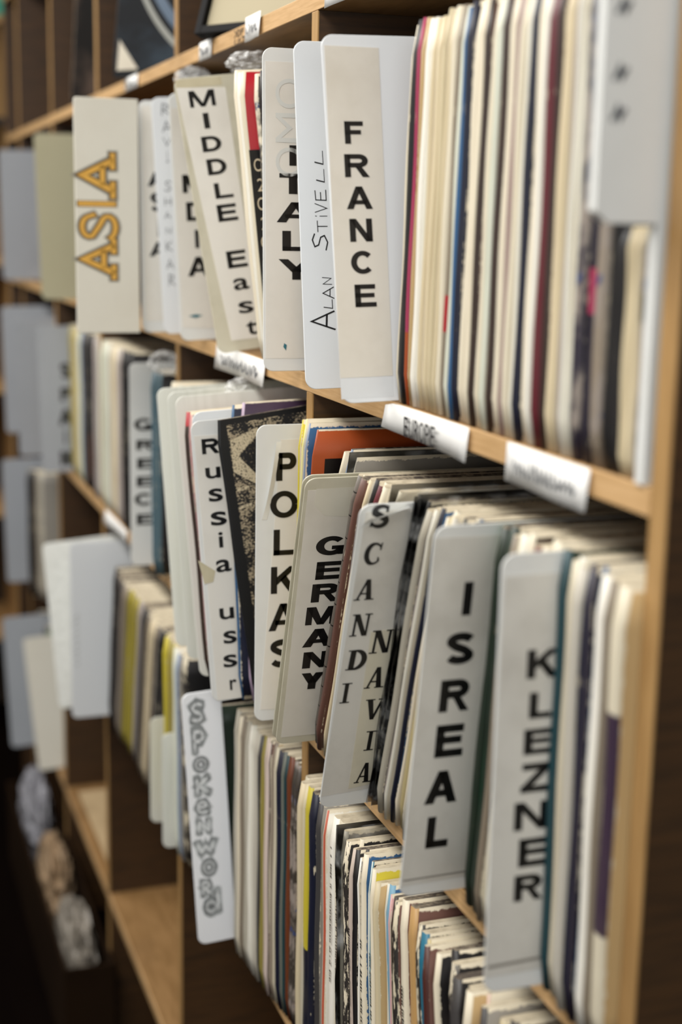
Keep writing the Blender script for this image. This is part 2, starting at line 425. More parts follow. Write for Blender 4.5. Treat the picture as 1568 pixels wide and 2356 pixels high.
# ------------------------------------------------------------------ room
plaster = simple('plaster', '#5f574b', 0.9, 0.15, '#4a443a', 3)
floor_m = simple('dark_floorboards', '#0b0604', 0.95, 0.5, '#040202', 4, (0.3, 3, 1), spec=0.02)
def struct(o): o['kind'] = 'structure'; return o
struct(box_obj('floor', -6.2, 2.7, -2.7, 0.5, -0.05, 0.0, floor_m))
struct(box_obj('ceiling', -6.2, 2.7, -2.7, 0.5, 2.95, 3.0, plaster))
struct(box_obj('wall_back', -6.2, 2.7, 0.42, 0.5, 0, 2.95, plaster))
struct(box_obj('wall_far', -6.25, -6.15, -2.7, 0.5, 0, 2.95, simple('far_wall_plaster', '#6d5f4c', 0.9, 0.2, '#4d4336', 3)))  # far wall plaster, slightly browner and lighter than the other walls
bm = bmesh.new()     # aisle wall with its window opening
add_box(bm, -6.2, 2.7, -2.68, -2.6, 0, 1.25); add_box(bm, -6.2, 2.7, -2.68, -2.6, 2.65, 2.95)
add_box(bm, -6.2, -2.65, -2.68, -2.6, 1.25, 2.65); add_box(bm, 0.85, 2.7, -2.68, -2.6, 1.25, 2.65)
struct(bm_obj('wall_aisle', bm, plaster))
bm = bmesh.new()
add_box(bm, 2.6, 2.68, -2.7, 0.5, 0, 1.25); add_box(bm, 2.6, 2.68, -2.7, 0.5, 2.65, 2.95)
add_box(bm, 2.6, 2.68, -2.7, -2.0, 1.25, 2.65); add_box(bm, 2.6, 2.68, -0.2, 0.5, 1.25, 2.65)
struct(bm_obj('wall_near', bm, plaster))

# ------------------------------------------------------------------ shelving
def wood(name, c1, c2, stretch, rough=0.55):
    m, nt, b = new_mat(name)
    n = noise(nt, 26, 6, stretch, 0.6); n2 = noise(nt, 5, 3)
    col = mix(nt, ramp(nt, n, 0.35, 0.7), lin(c1), lin(c2))
    col = mix(nt, math_n(nt, 'MULTIPLY', ramp(nt, n2, 0.5, 0.75), 0.25), col, lin('#4d351b'))
    nt.links.new(col, b.inputs['Base Color']); b.inputs['Roughness'].default_value = rough
    return m
edge_x = wood('pale_edge_strip', '#c9a374', '#b58f5e', (0.6, 6, 12))
edge_z = wood('pale_upright_edge', '#ab8654', '#977344', (6, 6, 0.5))
veneer = wood('shaded_brown_veneer', '#422a10', '#301e09', (1.5, 0.5, 6))  # brown upright sides, with the dim bay shade deepened into the colour
veneer_b = wood('tan_board_face', '#8f6c42', '#7c5b32', (0.6, 3, 4))

shelf = bpy.data.objects.new('record_shelving', None); COL.objects.link(shelf); shelf.location = (-2.6, 0.17, 0)
tag(shelf, 'long wooden record shelving with pale edges running away down the aisle', 'shelving')
def on_shelf(o):
    o.parent = shelf; o.matrix_parent_inverse = Matrix.Translation(-shelf.location); return o
XU = [-0.756, -1.451, -2.0845, -2.7495, -3.345, -3.96]
TH = 0.019
ZB = [(1.9134, 1.9324), (1.5252, 1.5442), (1.1362, 1.1552), (0.7482, 0.7672), (0.3157, 0.3347)]
XE = -4.25
DEP = 0.345
for zb, zt in ZB + [(2.29, 2.309)]:
    bm = bmesh.new(); add_box(bm, XE, XU[0]-0.0005, 0.002, DEP, zb, zt)
    b_ = on_shelf(bm_obj('shelf_board', bm, veneer_b))
    bm = bmesh.new(); add_box(bm, XE, XU[0]-0.0005, 0.0, 0.0022, zb, zt, 0, 0.0006)
    e = bm_obj('edge_strip', bm, edge_x); e.parent = b_
bays = [(0.0, 0.3157), (0.3347, 0.7482), (0.7672, 1.1362), (1.1552, 1.5252), (1.5442, 1.9134), (1.9324, 2.29), (2.309, 2.6)]
for i, x in enumerate(XU):
    segs = bays if i else [(0.0, 2.6)]
    for z0, z1 in segs:
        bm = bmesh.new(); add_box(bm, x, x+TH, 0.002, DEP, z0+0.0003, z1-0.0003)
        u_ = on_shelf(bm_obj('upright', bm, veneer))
        bm = bmesh.new(); add_box(bm, x, x+TH, 0.0, 0.0022, z0+0.0003, z1-0.0003, 0, 0.0006)
        e = bm_obj('edge_strip', bm, edge_z); e.parent = u_
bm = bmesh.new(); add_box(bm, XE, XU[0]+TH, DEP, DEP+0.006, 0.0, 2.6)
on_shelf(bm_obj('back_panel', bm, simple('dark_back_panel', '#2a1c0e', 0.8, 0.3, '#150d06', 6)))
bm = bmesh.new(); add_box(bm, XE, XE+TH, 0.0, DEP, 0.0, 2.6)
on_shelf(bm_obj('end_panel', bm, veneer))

# ------------------------------------------------------------------ records
CARDS = {
 'france':{"row":1,"loc":[-1.1978,-0.0482,1.5428],"al":-7.71,"be":2,"H":0.3245,"W":0.32,"letters":[["F",0.0168,0.0345,0.2295,0.2492],["R",0.015,0.0385,0.2003,0.2205],["A",0.0149,0.0397,0.1722,0.1921],["N",0.0164,0.0379,0.1434,0.1637],["C",0.0158,0.0383,0.1148,0.1353],["E",0.0177,0.0381,0.0854,0.1055]],"strips":[[[0.0026,0.3148],[0.0537,0.3137],[0.05,0.0227],[-0.0006,0.023]]]},
 'handwritten':{"row":1,"loc":[-1.306,-0.0477,1.5433],"al":-4.73,"be":1.5,"H":0.3269,"W":0.32,"letters":[["A",0.0083,0.0317,0.057,0.0753],["L",0.0212,0.0305,0.076,0.086],["A",0.0207,0.0318,0.0868,0.098],["N",0.0207,0.03,0.0993,0.1076],["S",0.0119,0.0273,0.1329,0.1489],["T",0.0173,0.0274,0.1501,0.1604],["i",0.0159,0.0273,0.162,0.1677],["V",0.0157,0.0276,0.1685,0.1767],["E",0.0162,0.0276,0.1788,0.1898],["L",0.0181,0.0265,0.1951,0.2093],["L",0.017,0.0258,0.2117,0.2263]],"strips":[],"rot":1},
 'italy':{"row":1,"loc":[-1.4694,-0.0429,1.5445],"al":-2.39,"be":0,"H":0.3358,"W":0.32,"letters":[["I",0.0291,0.0368,0.2164,0.2374],["T",0.018,0.0484,0.1871,0.2083],["A",0.0148,0.0577,0.1575,0.1786],["L",0.0211,0.0494,0.1277,0.1487],["Y",0.0168,0.0568,0.0975,0.119]],"strips":[[[0.0032,0.3216],[0.0354,0.322],[0.0446,0.0134],[0.0025,0.0139]],[[0.0065,0.3148],[0.0292,0.3151],[0.0292,0.2953],[0.0064,0.2942]]]},
 'middle_east':{"row":1,"loc":[-1.7194,-0.0282,1.5405],"al":-7.19,"be":8,"H":0.3354,"W":0.32,"letters":[["M",0.0154,0.0481,0.2994,0.319],["I",0.029,0.0363,0.2729,0.2916],["D",0.0221,0.0469,0.245,0.2636],["D",0.024,0.0487,0.2168,0.236],["L",0.0285,0.0517,0.1877,0.2065],["E",0.0274,0.0529,0.1595,0.1801],["E",0.0299,0.0555,0.1018,0.1228],["a",0.033,0.0531,0.0741,0.0886],["s",0.0346,0.0539,0.0449,0.0595],["t",0.0404,0.055,0.0175,0.0348]],"strips":[[[0.0019,0.3246],[0.0634,0.3199],[0.0589,0.0124],[0.0188,0.014]]]},
 'india':{"row":1,"loc":[-1.8936,-0.036,1.5426],"al":0.66,"be":3,"H":0.3226,"W":0.32,"letters":[["I",0.0252,0.0299,0.2291,0.2503],["N",0.0129,0.0346,0.195,0.2186],["D",0.0164,0.0428,0.1586,0.183],["I",0.0263,0.0318,0.1227,0.1467],["A",0.0144,0.0446,0.0858,0.1112]],"strips":[[[0.0024,0.3035],[0.0361,0.3032],[0.0453,0.0126],[0.0034,0.018]]]},
 'sitar':{"row":1,"loc":[-2.01,-0.0332,1.5428],"al":0.0,"be":3,"H":0.326,"W":0.32,"letters":[["R",0.0124,0.0261,0.3021,0.3172],["A",0.014,0.0261,0.2794,0.2934],["V",0.0139,0.0244,0.2612,0.2718],["I",0.0153,0.0213,0.2389,0.253],["S",0.0117,0.022,0.1992,0.2129],["H",0.0103,0.0215,0.1796,0.1897],["A",0.0098,0.0187,0.1617,0.17],["N",0.0098,0.0193,0.1406,0.149],["K",0.0087,0.0185,0.1165,0.1298],["A",0.0091,0.019,0.0922,0.1044],["R",0.0097,0.0196,0.0684,0.0836]],"strips":[]},
 'asia_small':{"row":1,"loc":[-2.036,-0.0598,1.544],"al":0.0,"be":0.5,"H":0.322,"W":0.32,"letters":[["A",0.0112,0.0352,0.2051,0.2243],["S",0.0144,0.0347,0.1708,0.1961],["I",0.0245,0.0304,0.1357,0.16],["A",0.0121,0.04,0.1076,0.1277]],"strips":[[[0.0042,0.3143],[0.0165,0.3147],[0.0285,0.0155],[0.0051,0.0159]]]},
 'asia':{"row":1,"loc":[-2.0184,-0.1556,1.5445],"al":-0.1,"be":0,"H":0.3209,"W":0.32,"letters":[["A",0.007,0.0545,0.1893,0.2449],["I",0.0087,0.0515,0.1716,0.1857],["S",0.0057,0.0584,0.1277,0.1657],["A",0.0073,0.0547,0.0774,0.1283]],"strips":[[[0.0896,0.3238],[0.0864,0.0043],[0.0864,0.0043],[0.0896,0.3238]]],"rot":1},
 'olive':{"row":1,"loc":[-2.9246,-0.0838,1.543],"al":-5.15,"be":1,"H":0.3269,"W":0.32,"letters":[],"strips":[]},
 'blue_grey':{"row":1,"loc":[-3.8637,-0.059,1.5435],"al":3.06,"be":1,"H":0.3321,"W":0.32,"letters":[],"strips":[]},
 'klezner':{"row":2,"loc":[-0.8513,-0.0533,1.1555],"al":0.05,"be":0,"H":0.3272,"W":0.32,"letters":[["K",0.0224,0.0472,0.2368,0.2578],["L",0.0255,0.0428,0.2074,0.2264],["E",0.0226,0.0443,0.1807,0.1996],["Z",0.0215,0.0456,0.1523,0.174],["N",0.0177,0.0447,0.1241,0.1451],["E",0.0225,0.0469,0.0956,0.1172],["R",0.0202,0.0432,0.0694,0.0895]],"strips":[[[0.0024,0.3113],[0.0454,0.3122],[0.0456,0.0137],[-0.0002,0.0131]]]},
 'isreal':{"row":2,"loc":[-1.0107,-0.0565,1.1555],"al":8.92,"be":0,"H":0.3283,"W":0.32,"letters":[["I",0.0291,0.0367,0.2533,0.2812],["S",0.019,0.0434,0.2117,0.2385],["R",0.018,0.0441,0.17,0.1983],["E",0.0183,0.0427,0.1291,0.1583],["A",0.0137,0.0422,0.0866,0.1166],["L",0.0187,0.0384,0.0446,0.0743]],"strips":[[[0.0006,0.3188],[0.0513,0.3187],[0.0508,0.0128],[0.0006,0.0105]]]},
 'scandinavia':{"row":2,"loc":[-1.2039,-0.0622,1.1555],"al":17.16,"be":0,"H":0.3274,"W":0.32,"letters":[["S",0.011,0.0279,0.3052,0.3264],["C",0.0095,0.0257,0.2681,0.2899],["A",0.0054,0.0242,0.2322,0.2533],["N",0.006,0.0259,0.1945,0.2177],["D",0.0067,0.0263,0.1582,0.1796],["I",0.0055,0.0157,0.122,0.144],["N",0.0272,0.0496,0.1742,0.1989],["A",0.0274,0.0465,0.1359,0.1588],["V",0.0316,0.0518,0.1002,0.1233],["I",0.0364,0.0465,0.0642,0.0868],["A",0.0315,0.0481,0.0263,0.0496]],"strips":[[[0.0057,0.3198],[0.049,0.3217],[0.0472,0.0184],[0.0004,0.0145]],[[0.0266,0.1974],[0.0503,0.2],[0.0491,0.0236],[0.0271,0.0203]]]},
 'germany_back':{"row":2,"loc":[-1.3941,-0.0527,1.1555],"al":17.89,"be":0,"H":0.3213,"W":0.32,"letters":[],"strips":[]},
 'germany':{"row":2,"loc":[-1.3778,-0.0533,1.1555],"al":16.93,"be":0,"H":0.318,"W":0.32,"letters":[["G",0.0186,0.051,0.2311,0.2529],["E",0.0218,0.0489,0.2032,0.2238],["R",0.02,0.0498,0.1765,0.198],["M",0.0169,0.0497,0.1494,0.1708],["A",0.0165,0.0496,0.1223,0.1441],["N",0.0193,0.0476,0.0959,0.1161],["Y",0.0197,0.0449,0.0692,0.0898]],"strips":[[[0.0036,0.3051],[0.0499,0.3067],[0.0424,0.0091],[0.0054,0.0091]],[[0.0119,0.3066],[0.0472,0.3068],[0.044,0.2741],[0.0117,0.288]]]},
 'polkas':{"row":2,"loc":[-1.453,-0.0551,1.1555],"al":0.0,"be":0,"H":0.3333,"W":0.32,"letters":[["P",0.0222,0.0451,0.2718,0.3027],["O",0.0157,0.0475,0.2307,0.2607],["L",0.02,0.0431,0.1891,0.2179],["K",0.0174,0.0486,0.1459,0.1763],["A",0.0152,0.0491,0.1035,0.1343],["S",0.0171,0.0465,0.061,0.0931]],"strips":[[[0.0272,0.317],[0.0468,0.3164],[0.0505,0.0092],[0.0064,0.0135]],[[0.0253,0.3147],[0.0278,0.3099],[0.0094,0.2299],[0.0055,0.2325]]]},
 'russia':{"row":2,"loc":[-1.5447,-0.0803,1.1499],"al":-1.86,"be":4,"H":0.3311,"W":0.32,"letters":[["R",0.011,0.0313,0.2928,0.3101],["u",0.0129,0.0306,0.2641,0.277],["s",0.0146,0.0311,0.2372,0.2523],["s",0.015,0.0337,0.2091,0.2253],["i",0.0223,0.0276,0.183,0.2012],["a",0.0168,0.0351,0.154,0.1688],["u",0.0166,0.034,0.0975,0.1114],["s",0.0191,0.035,0.0681,0.0834],["s",0.0169,0.0334,0.0396,0.0548],["r",0.0224,0.0308,0.0117,0.0243]],"strips":[[[0.0032,0.3144],[0.0405,0.3117],[0.0316,0.0001],[0.0065,0.0021]],[[-0.0036,0.1717],[0.0158,0.1564],[0.0122,0.1439],[0.0018,0.1428]]]},
 'white_a':{"row":2,"loc":[-1.7681,-0.0727,1.1517],"al":-4.78,"be":3,"H":0.3403,"W":0.32,"letters":[],"strips":[]},
 'white_b':{"row":2,"loc":[-1.712,-0.0702,1.1506],"al":-0.86,"be":4,"H":0.3443,"W":0.32,"letters":[],"strips":[]},
 'white_c':{"row":2,"loc":[-1.6388,-0.072,1.1505],"al":-4.31,"be":4,"H":0.3462,"W":0.32,"letters":[],"strips":[]},
 'white_d':{"row":2,"loc":[-1.575,-0.0732,1.1504],"al":0.0,"be":4,"H":0.338,"W":0.32,"letters":[],"strips":[]},
 'greece':{"row":2,"loc":[-2.215,-0.0452,1.1555],"al":0.0,"be":0,"H":0.327,"W":0.32,"letters":[["G",0.0067,0.0371,0.2194,0.2395],["R",0.0098,0.0369,0.1886,0.2047],["E",0.0109,0.0366,0.1584,0.1753],["E",0.0099,0.0364,0.1295,0.1458],["C",0.0061,0.0362,0.0984,0.119],["E",0.0093,0.0345,0.067,0.0849]],"strips":[]},
 'spain':{"row":2,"loc":[-3.1302,-0.0642,1.1544],"al":-0.4,"be":1,"H":0.32,"W":0.32,"letters":[["S",0.0463,0.0694,0.2071,0.2394],["P",0.0452,0.0685,0.1556,0.1852],["A",0.0396,0.0704,0.1037,0.1383],["I",0.0501,0.0546,0.0613,0.0922],["N",0.0399,0.0642,0.0127,0.0457]],"strips":[]},
 'grey_a':{"row":2,"loc":[-3.3708,-0.0847,1.154],"al":3.15,"be":1,"H":0.322,"W":0.32,"letters":[],"strips":[]},
 'grey_b':{"row":2,"loc":[-3.75,-0.0738,1.1542],"al":0.0,"be":1,"H":0.327,"W":0.32,"letters":[],"strips":[]},
 'bumpy':{"row":3,"loc":[-2.685,-0.0997,0.7597],"al":0.0,"be":4.5,"H":0.335,"W":0.32,"letters":[],"strips":[]},
 'grey_white':{"row":3,"loc":[-2.6053,-0.0871,0.7675],"al":1.46,"be":0,"H":0.3455,"W":0.32,"letters":[],"strips":[[[0.0078,0.2319],[0.0192,0.2311],[0.0201,0.0723],[0.0086,0.0733]]]},
 'spoken':{"row":3,"loc":[-1.6899,-0.0618,0.7637],"al":-1.05,"be":3.5,"H":0.3473,"W":0.32,"letters":[["S",0.007,0.031,0.3024,0.3395],["p",0.0068,0.0318,0.2622,0.3031],["o",0.0074,0.0314,0.2383,0.2618],["k",0.0063,0.0333,0.2047,0.2379],["e",0.0052,0.0309,0.1779,0.2047],["n",0.0052,0.031,0.1524,0.1776],["w",0.0021,0.0349,0.1231,0.1484],["o",0.0088,0.0331,0.0932,0.1205],["r",0.0053,0.027,0.0646,0.0932],["d",0.0089,0.0366,0.0378,0.0776]],"strips":[[[0.0,0.3473],[0.0402,0.3433],[0.0431,-0.0033],[-0.0,0.0]]]},
 'pale_small_a':{"row":3,"loc":[-2.0851,-0.0436,0.7675],"al":0.0,"be":0,"H":0.1747,"W":0.32,"letters":[],"strips":[]},
 'pale_small_b':{"row":3,"loc":[-1.9874,-0.0453,0.7675],"al":-0.91,"be":0,"H":0.1821,"W":0.32,"letters":[],"strips":[]},
 'far_blue':{"row":4,"loc":[-3.6417,-0.0953,0.3317],"al":-4.72,"be":2,"H":0.3491,"W":0.2,"letters":[],"strips":[]},
 'far_cream':{"row":4,"loc":[-3.455,-0.0483,0.3316],"al":-12.34,"be":4,"H":0.3384,"W":0.32,"letters":[],"strips":[]},
 'far_grey':{"row":3,"loc":[-3.7,-0.0878,0.766],"al":0.0,"be":1,"H":0.327,"W":0.32,"letters":[],"strips":[]},
 'woodcut':{"row":2,"loc":[-1.514,-0.0363,1.1504],"al":-0.95,"be":8,"H":0.338,"W":0.32,"letters":[],"strips":[[[0.0136,0.3137],[0.0464,0.3239],[0.0471,0.3173],[0.0205,0.2946],[0.0403,0.268],[0.0389,0.2582],[0.0126,0.278],[0.0128,0.2935]],[[0.0139,0.2583],[0.0278,0.2597],[0.0279,0.2567],[0.0139,0.2553]],[[0.013,0.2378],[0.0282,0.24],[0.0282,0.2369],[0.0131,0.2347]],[[0.0116,0.3381],[0.1041,0.3356],[0.0599,0.001],[0.0113,0.0125]]]},
}
BUNDLES = [
 dict(items=[
  {"x":-1.1932,"t":0.00478,"al":3.06,"sp":"cream","cv":"brown","n":1},
  {"x":-1.1871,"t":0.01104,"al":3.03,"sp":"black","cv":"brown","n":1},
  {"x":-1.174,"t":0.0046,"al":2.87,"sp":"magenta","cv":"tan","n":1,"sp2":"orange"},
  {"x":-1.1682,"t":0.00636,"al":2.86,"sp":"tan","cv":"tan","n":1},
  {"x":-1.1604,"t":0.00707,"al":2.8,"sp":"white","cv":"white","n":2},
  {"x":-1.1521,"t":0.00707,"al":2.78,"sp":"white","cv":"white","n":2},
  {"x":-1.1436,"t":0.00522,"al":2.73,"sp":"tan_cream","cv":"cream","n":2},
  {"x":-1.1372,"t":0.00522,"al":2.72,"sp":"tan_cream","cv":"cream","n":2},
  {"x":-1.1308,"t":0.00548,"al":2.7,"sp":"tan_cream","cv":"cream","n":2},
  {"x":-1.1241,"t":0.00548,"al":2.7,"sp":"tan_cream","cv":"cream","n":2},
  {"x":-1.1174,"t":0.00504,"al":2.67,"sp":"tan_cream","cv":"cream","n":2},
  {"x":-1.1112,"t":0.00504,"al":2.66,"sp":"tan_cream","cv":"cream","n":2},
  {"x":-1.105,"t":0.00848,"al":2.65,"sp":"cream","cv":"cream","n":1},
  {"x":-1.0948,"t":0.00601,"al":2.55,"sp":"grey_brown","cv":"grey","n":1,"sp2":"red"},
  {"x":-1.0874,"t":0.00831,"al":2.5,"sp":"pale_green","cv":"white","n":1},
  {"x":-1.0774,"t":0.00663,"al":2.39,"sp":"blue","cv":"blue","n":1},
  {"x":-1.0692,"t":0.00733,"al":2.31,"sp":"navy","cv":"navy","n":1},
  {"x":-1.0603,"t":0.00866,"al":2.23,"sp":"cream","cv":"cream","n":1},
  {"x":-1.05,"t":0.00522,"al":2.13,"sp":"cream","cv":"white","n":2},
  {"x":-1.0436,"t":0.00522,"al":2.12,"sp":"cream","cv":"white","n":2},
  {"x":-1.0372,"t":0.00769,"al":2.1,"sp":"dark_brown","cv":"brown","n":1},
  {"x":-1.0278,"t":0.00822,"al":1.99,"sp":"cream","cv":"cream","n":1},
  {"x":-1.0179,"t":0.00556,"al":1.89,"sp":"pale_green","cv":"cream","n":2},
  {"x":-1.0112,"t":0.00556,"al":1.88,"sp":"pale_green","cv":"cream","n":2},
  {"x":-1.0043,"t":0.00725,"al":1.84,"sp":"dark_brown","cv":"brown","n":1},
  {"x":-0.9954,"t":0.00972,"al":1.74,"sp":"cream","cv":"cream","n":1},
  {"x":-0.9838,"t":0.00636,"al":1.61,"sp":"mauve","cv":"cream","n":1},
  {"x":-0.9759,"t":0.00751,"al":1.53,"sp":"cream","cv":"cream","n":1},
  {"x":-0.9668,"t":0.00866,"al":1.44,"sp":"white","cv":"white","n":1},
  {"x":-0.9564,"t":0.0098,"al":1.33,"sp":"navy","cv":"navy","n":1},
  {"x":-0.9446,"t":0.00831,"al":1.17,"sp":"cream","cv":"cream","n":1},
  {"x":-0.9346,"t":0.00813,"al":1.07,"sp":"white","cv":"cream","n":1},
  {"x":-0.9247,"t":0.01104,"al":0.95,"sp":"maroon","cv":"maroon","n":1},
  {"x":-0.9116,"t":0.00663,"al":0.78,"sp":"dark_brown","cv":"brown","n":1},
  {"x":-0.9034,"t":0.00601,"al":0.71,"sp":"tan_cream","cv":"cream","n":2},
  {"x":-0.8963,"t":0.00601,"al":0.7,"sp":"tan_cream","cv":"cream","n":2},
  {"x":-0.8889,"t":0.00636,"al":0.66,"sp":"mauve_grey","cv":"grey","n":1},
  {"x":-0.881,"t":0.00601,"al":0.58,"sp":"white","cv":"cream","n":2},
  {"x":-0.8739,"t":0.00601,"al":0.58,"sp":"white","cv":"cream","n":2},
  {"x":-0.8664,"t":0.01193,"al":0.52,"sp":"violet_black","cv":"black","n":1,"pat":"picture"},
  {"x":-0.8523,"t":0.01219,"al":0.34,"sp":"violet_black","cv":"black","n":1,"sp2":"magenta"},
  {"x":-0.8378,"t":0.0137,"al":0.13,"sp":"grey_brown","cv":"grey","n":1,"pat":"picture"},
  {"x":-0.8216,"t":0.00954,"al":-0.14,"sp":"black","cv":"black","n":1,"h":-0.03},
  {"x":-0.8102,"t":0.00928,"al":-0.41,"sp":"black","cv":"black","n":1,"h":-0.17},
  {"x":-0.799,"t":0.0076,"al":-0.7,"sp":"tan_cream","cv":"cream","n":2,"h":-0.17},
  {"x":-0.7901,"t":0.0076,"al":-0.76,"sp":"tan_cream","cv":"cream","n":2,"h":-0.17},
  {"x":-0.781,"t":0.00733,"al":-0.91,"sp":"mauve_grey","cv":"grey","n":1,"h":-0.17,"pat":"picture"},
  ], **{"key":"europe","row":1,"yf":0,"H":0.326,"hj":0.0015,"anchor":"the FRANCE divider","rown":"upper shelf"}),
 dict(items=[
  {"x":-1.6025,"t":0.0081,"al":-4.0,"be":5,"y":-0.0102,"sp":"cream","cv":"cream"},
  {"x":-1.5931,"t":0.0081,"al":-4.0,"be":5,"y":-0.0089,"sp":"white","cv":"grey"},
  {"x":-1.5838,"t":0.0081,"al":-4.0,"be":5,"y":-0.0076,"sp":"cream","cv":"red","pic":"redblack"},
  {"x":-1.5745,"t":0.0081,"al":-4.0,"be":5,"y":0.0051,"sp":"cream","cv":"black","pat":"picture"},
  {"x":-1.5652,"t":0.0081,"al":-4.0,"be":5,"y":0.0087,"sp":"black","cv":"black"},
  {"x":-1.5559,"t":0.0081,"al":-4.0,"be":5,"y":0.0088,"sp":"cream","cv":"cream"},
  {"x":-1.5465,"t":0.0081,"al":-4.0,"be":5,"y":0.0094,"sp":"cream","cv":"cream"},
  ], **{"key":"italian","row":1,"yf":0,"H":0.324,"hj":0.002,"anchor":"the MIDDLE East divider","rown":"upper shelf"}),
 dict(items=[
  {"x":-1.3796,"t":0.0112,"al":-4.71,"sp":"black","cv":"black","n":2,"pl":1},
  {"x":-1.3672,"t":0.0112,"al":-4.71,"sp":"black","cv":"black","n":2,"pl":1},
  {"x":-1.3547,"t":0.0147,"al":-4.72,"sp":"cream","cv":"purple","n":1},
  {"x":-1.3387,"t":0.0144,"al":-4.72,"sp":"cream","cv":"cream","n":1},
  {"x":-1.3231,"t":0.0142,"al":-4.73,"sp":"tan","cv":"tan","n":1},
  {"x":-1.3054,"t":0.01316,"al":-4.73,"sp":"grey_cream","cv":"grey","n":1},
  ], **{"key":"behind_france","row":1,"yf":0.022,"H":0.322,"hj":0.004,"anchor":"the FRANCE divider","rown":"upper shelf"}),
 dict(items=[
  {"x":-1.2019,"t":0.00727,"al":17.16,"sp":"black","cv":"black","n":2,"pl":1},
  {"x":-1.1932,"t":0.00727,"al":17.15,"sp":"black","cv":"black","n":2,"pl":1},
  {"x":-1.1845,"t":0.00822,"al":17.22,"sp":"grey_cream","cv":"grey","n":1},
  {"x":-1.1748,"t":0.0066,"al":17.29,"sp":"mauve_grey","cv":"grey","n":1},
  {"x":-1.1658,"t":0.00425,"al":17.17,"sp":"white","cv":"cream","n":1},
  {"x":-1.1592,"t":0.00645,"al":17.03,"sp":"navy","cv":"blue","n":1},
  {"x":-1.1497,"t":0.00419,"al":16.77,"sp":"cream","cv":"cream","n":1},
  {"x":-1.1432,"t":0.00859,"al":16.62,"sp":"olive_cream","cv":"cream","n":1},
  {"x":-1.1309,"t":0.0091,"al":16.23,"sp":"cream","cv":"cream","n":1,"txt":1},
  {"x":-1.1179,"t":0.00683,"al":15.81,"sp":"grey_cream","cv":"grey","n":1},
  {"x":-1.1077,"t":0.00462,"al":15.46,"sp":"blue","cv":"white","n":1},
  {"x":-1.1002,"t":0.00528,"al":15.18,"sp":"cream","cv":"black","n":1},
  {"x":-1.0919,"t":0.00389,"al":14.88,"sp":"black","cv":"black","n":1},
  {"x":-1.0853,"t":0.0066,"al":14.62,"sp":"cream","cv":"cream","n":1},
  {"x":-1.0753,"t":0.00792,"al":14.24,"sp":"cream","cv":"dark_brown","n":1},
  {"x":-1.0634,"t":0.00507,"al":13.75,"sp":"blue","cv":"white","n":1},
  {"x":-1.0551,"t":0.00954,"al":13.39,"sp":"white","cv":"white","n":1,"pl":1},
  {"x":-1.041,"t":0.00617,"al":12.8,"sp":"white","cv":"grey","n":1},
  ], **{"key":"israel_side","row":2,"yf":-0.012,"H":0.33,"hj":0.004,"anchor":"the SCANDINAVIA divider","rown":"middle shelf"}),
 dict(items=[
  {"x":-0.9883,"t":0.01013,"al":7.11,"sp":"dark_green","cv":"green","n":1},
  {"x":-0.9746,"t":0.01121,"al":6.71,"sp":"dark_green","cv":"black","n":1},
  {"x":-0.9596,"t":0.00656,"al":6.26,"sp":"grey_brown","cv":"grey","n":1},
  {"x":-0.9498,"t":0.00648,"al":5.91,"sp":"cream","cv":"black","n":1},
  {"x":-0.9402,"t":0.00938,"al":5.57,"sp":"white","cv":"cream","n":1},
  {"x":-0.9271,"t":0.00689,"al":5.13,"sp":"cream","cv":"dark_brown","n":1},
  {"x":-0.9168,"t":0.00905,"al":4.73,"sp":"rust","cv":"rust","n":1},
  {"x":-0.904,"t":0.00948,"al":4.28,"sp":"cream","cv":"rust","n":1},
  {"x":-0.8906,"t":0.0147,"al":3.79,"sp":"cream","cv":"cream","n":1},
  ], **{"key":"isreal_klez","row":2,"yf":-0.012,"H":0.331,"hj":0.004,"anchor":"the ISREAL divider","rown":"middle shelf"}),
 dict(items=[
  {"x":-0.8505,"t":0.0088,"al":0.02,"sp":"teal","cv":"dark_green","n":1},
  {"x":-0.8406,"t":0.00648,"al":0.02,"sp":"cream","cv":"white","n":1},
  {"x":-0.8331,"t":0.00897,"al":0.01,"sp":"white","cv":"white","n":1},
  {"x":-0.823,"t":0.00872,"al":0.01,"sp":"grey_cream","cv":"white","n":1},
  {"x":-0.8132,"t":0.00656,"al":0.01,"sp":"navy","cv":"navy","n":1},
  {"x":-0.8055,"t":0.00648,"al":0.01,"sp":"violet_black","cv":"black","n":1},
  {"x":-0.7979,"t":0.00498,"al":0.01,"sp":"blue","cv":"blue","n":1},
  {"x":-0.7919,"t":0.01088,"al":0.0,"sp":"white","cv":"white","n":1},
  {"x":-0.7799,"t":0.00789,"al":0.0,"sp":"grey_brown","cv":"grey","n":1},
  {"x":-0.7709,"t":0.01378,"al":0.0,"sp":"cream","cv":"tan","n":1,"sp2":"purple"},
  ], **{"key":"klez_post","row":2,"yf":-0.012,"H":0.327,"hj":0.004,"anchor":"the KLEZNER divider","rown":"middle shelf"}),
 dict(items=[
  {"x":-1.3749,"t":0.00703,"al":21.0,"sp":"grey_brown","cv":"grey","n":1,"pat":"ticks"},
  {"x":-1.3648,"t":0.00518,"al":20.91,"sp":"cream","cv":"cream","n":1,"txt":1},
  {"x":-1.3574,"t":0.00946,"al":20.82,"sp":"brown","cv":"brown","n":1},
  {"x":-1.344,"t":0.0058,"al":20.73,"sp":"tan","cv":"tan","n":1},
  {"x":-1.3357,"t":0.0058,"al":20.64,"sp":"tan_cream","cv":"cream","n":1},
  {"x":-1.3273,"t":0.00649,"al":20.55,"sp":"black","cv":"black","n":1},
  {"x":-1.3179,"t":0.00311,"al":20.43,"sp":"yellow","cv":"yellow","n":1},
  {"x":-1.3132,"t":0.00558,"al":20.38,"sp":"maroon","cv":"maroon","n":1},
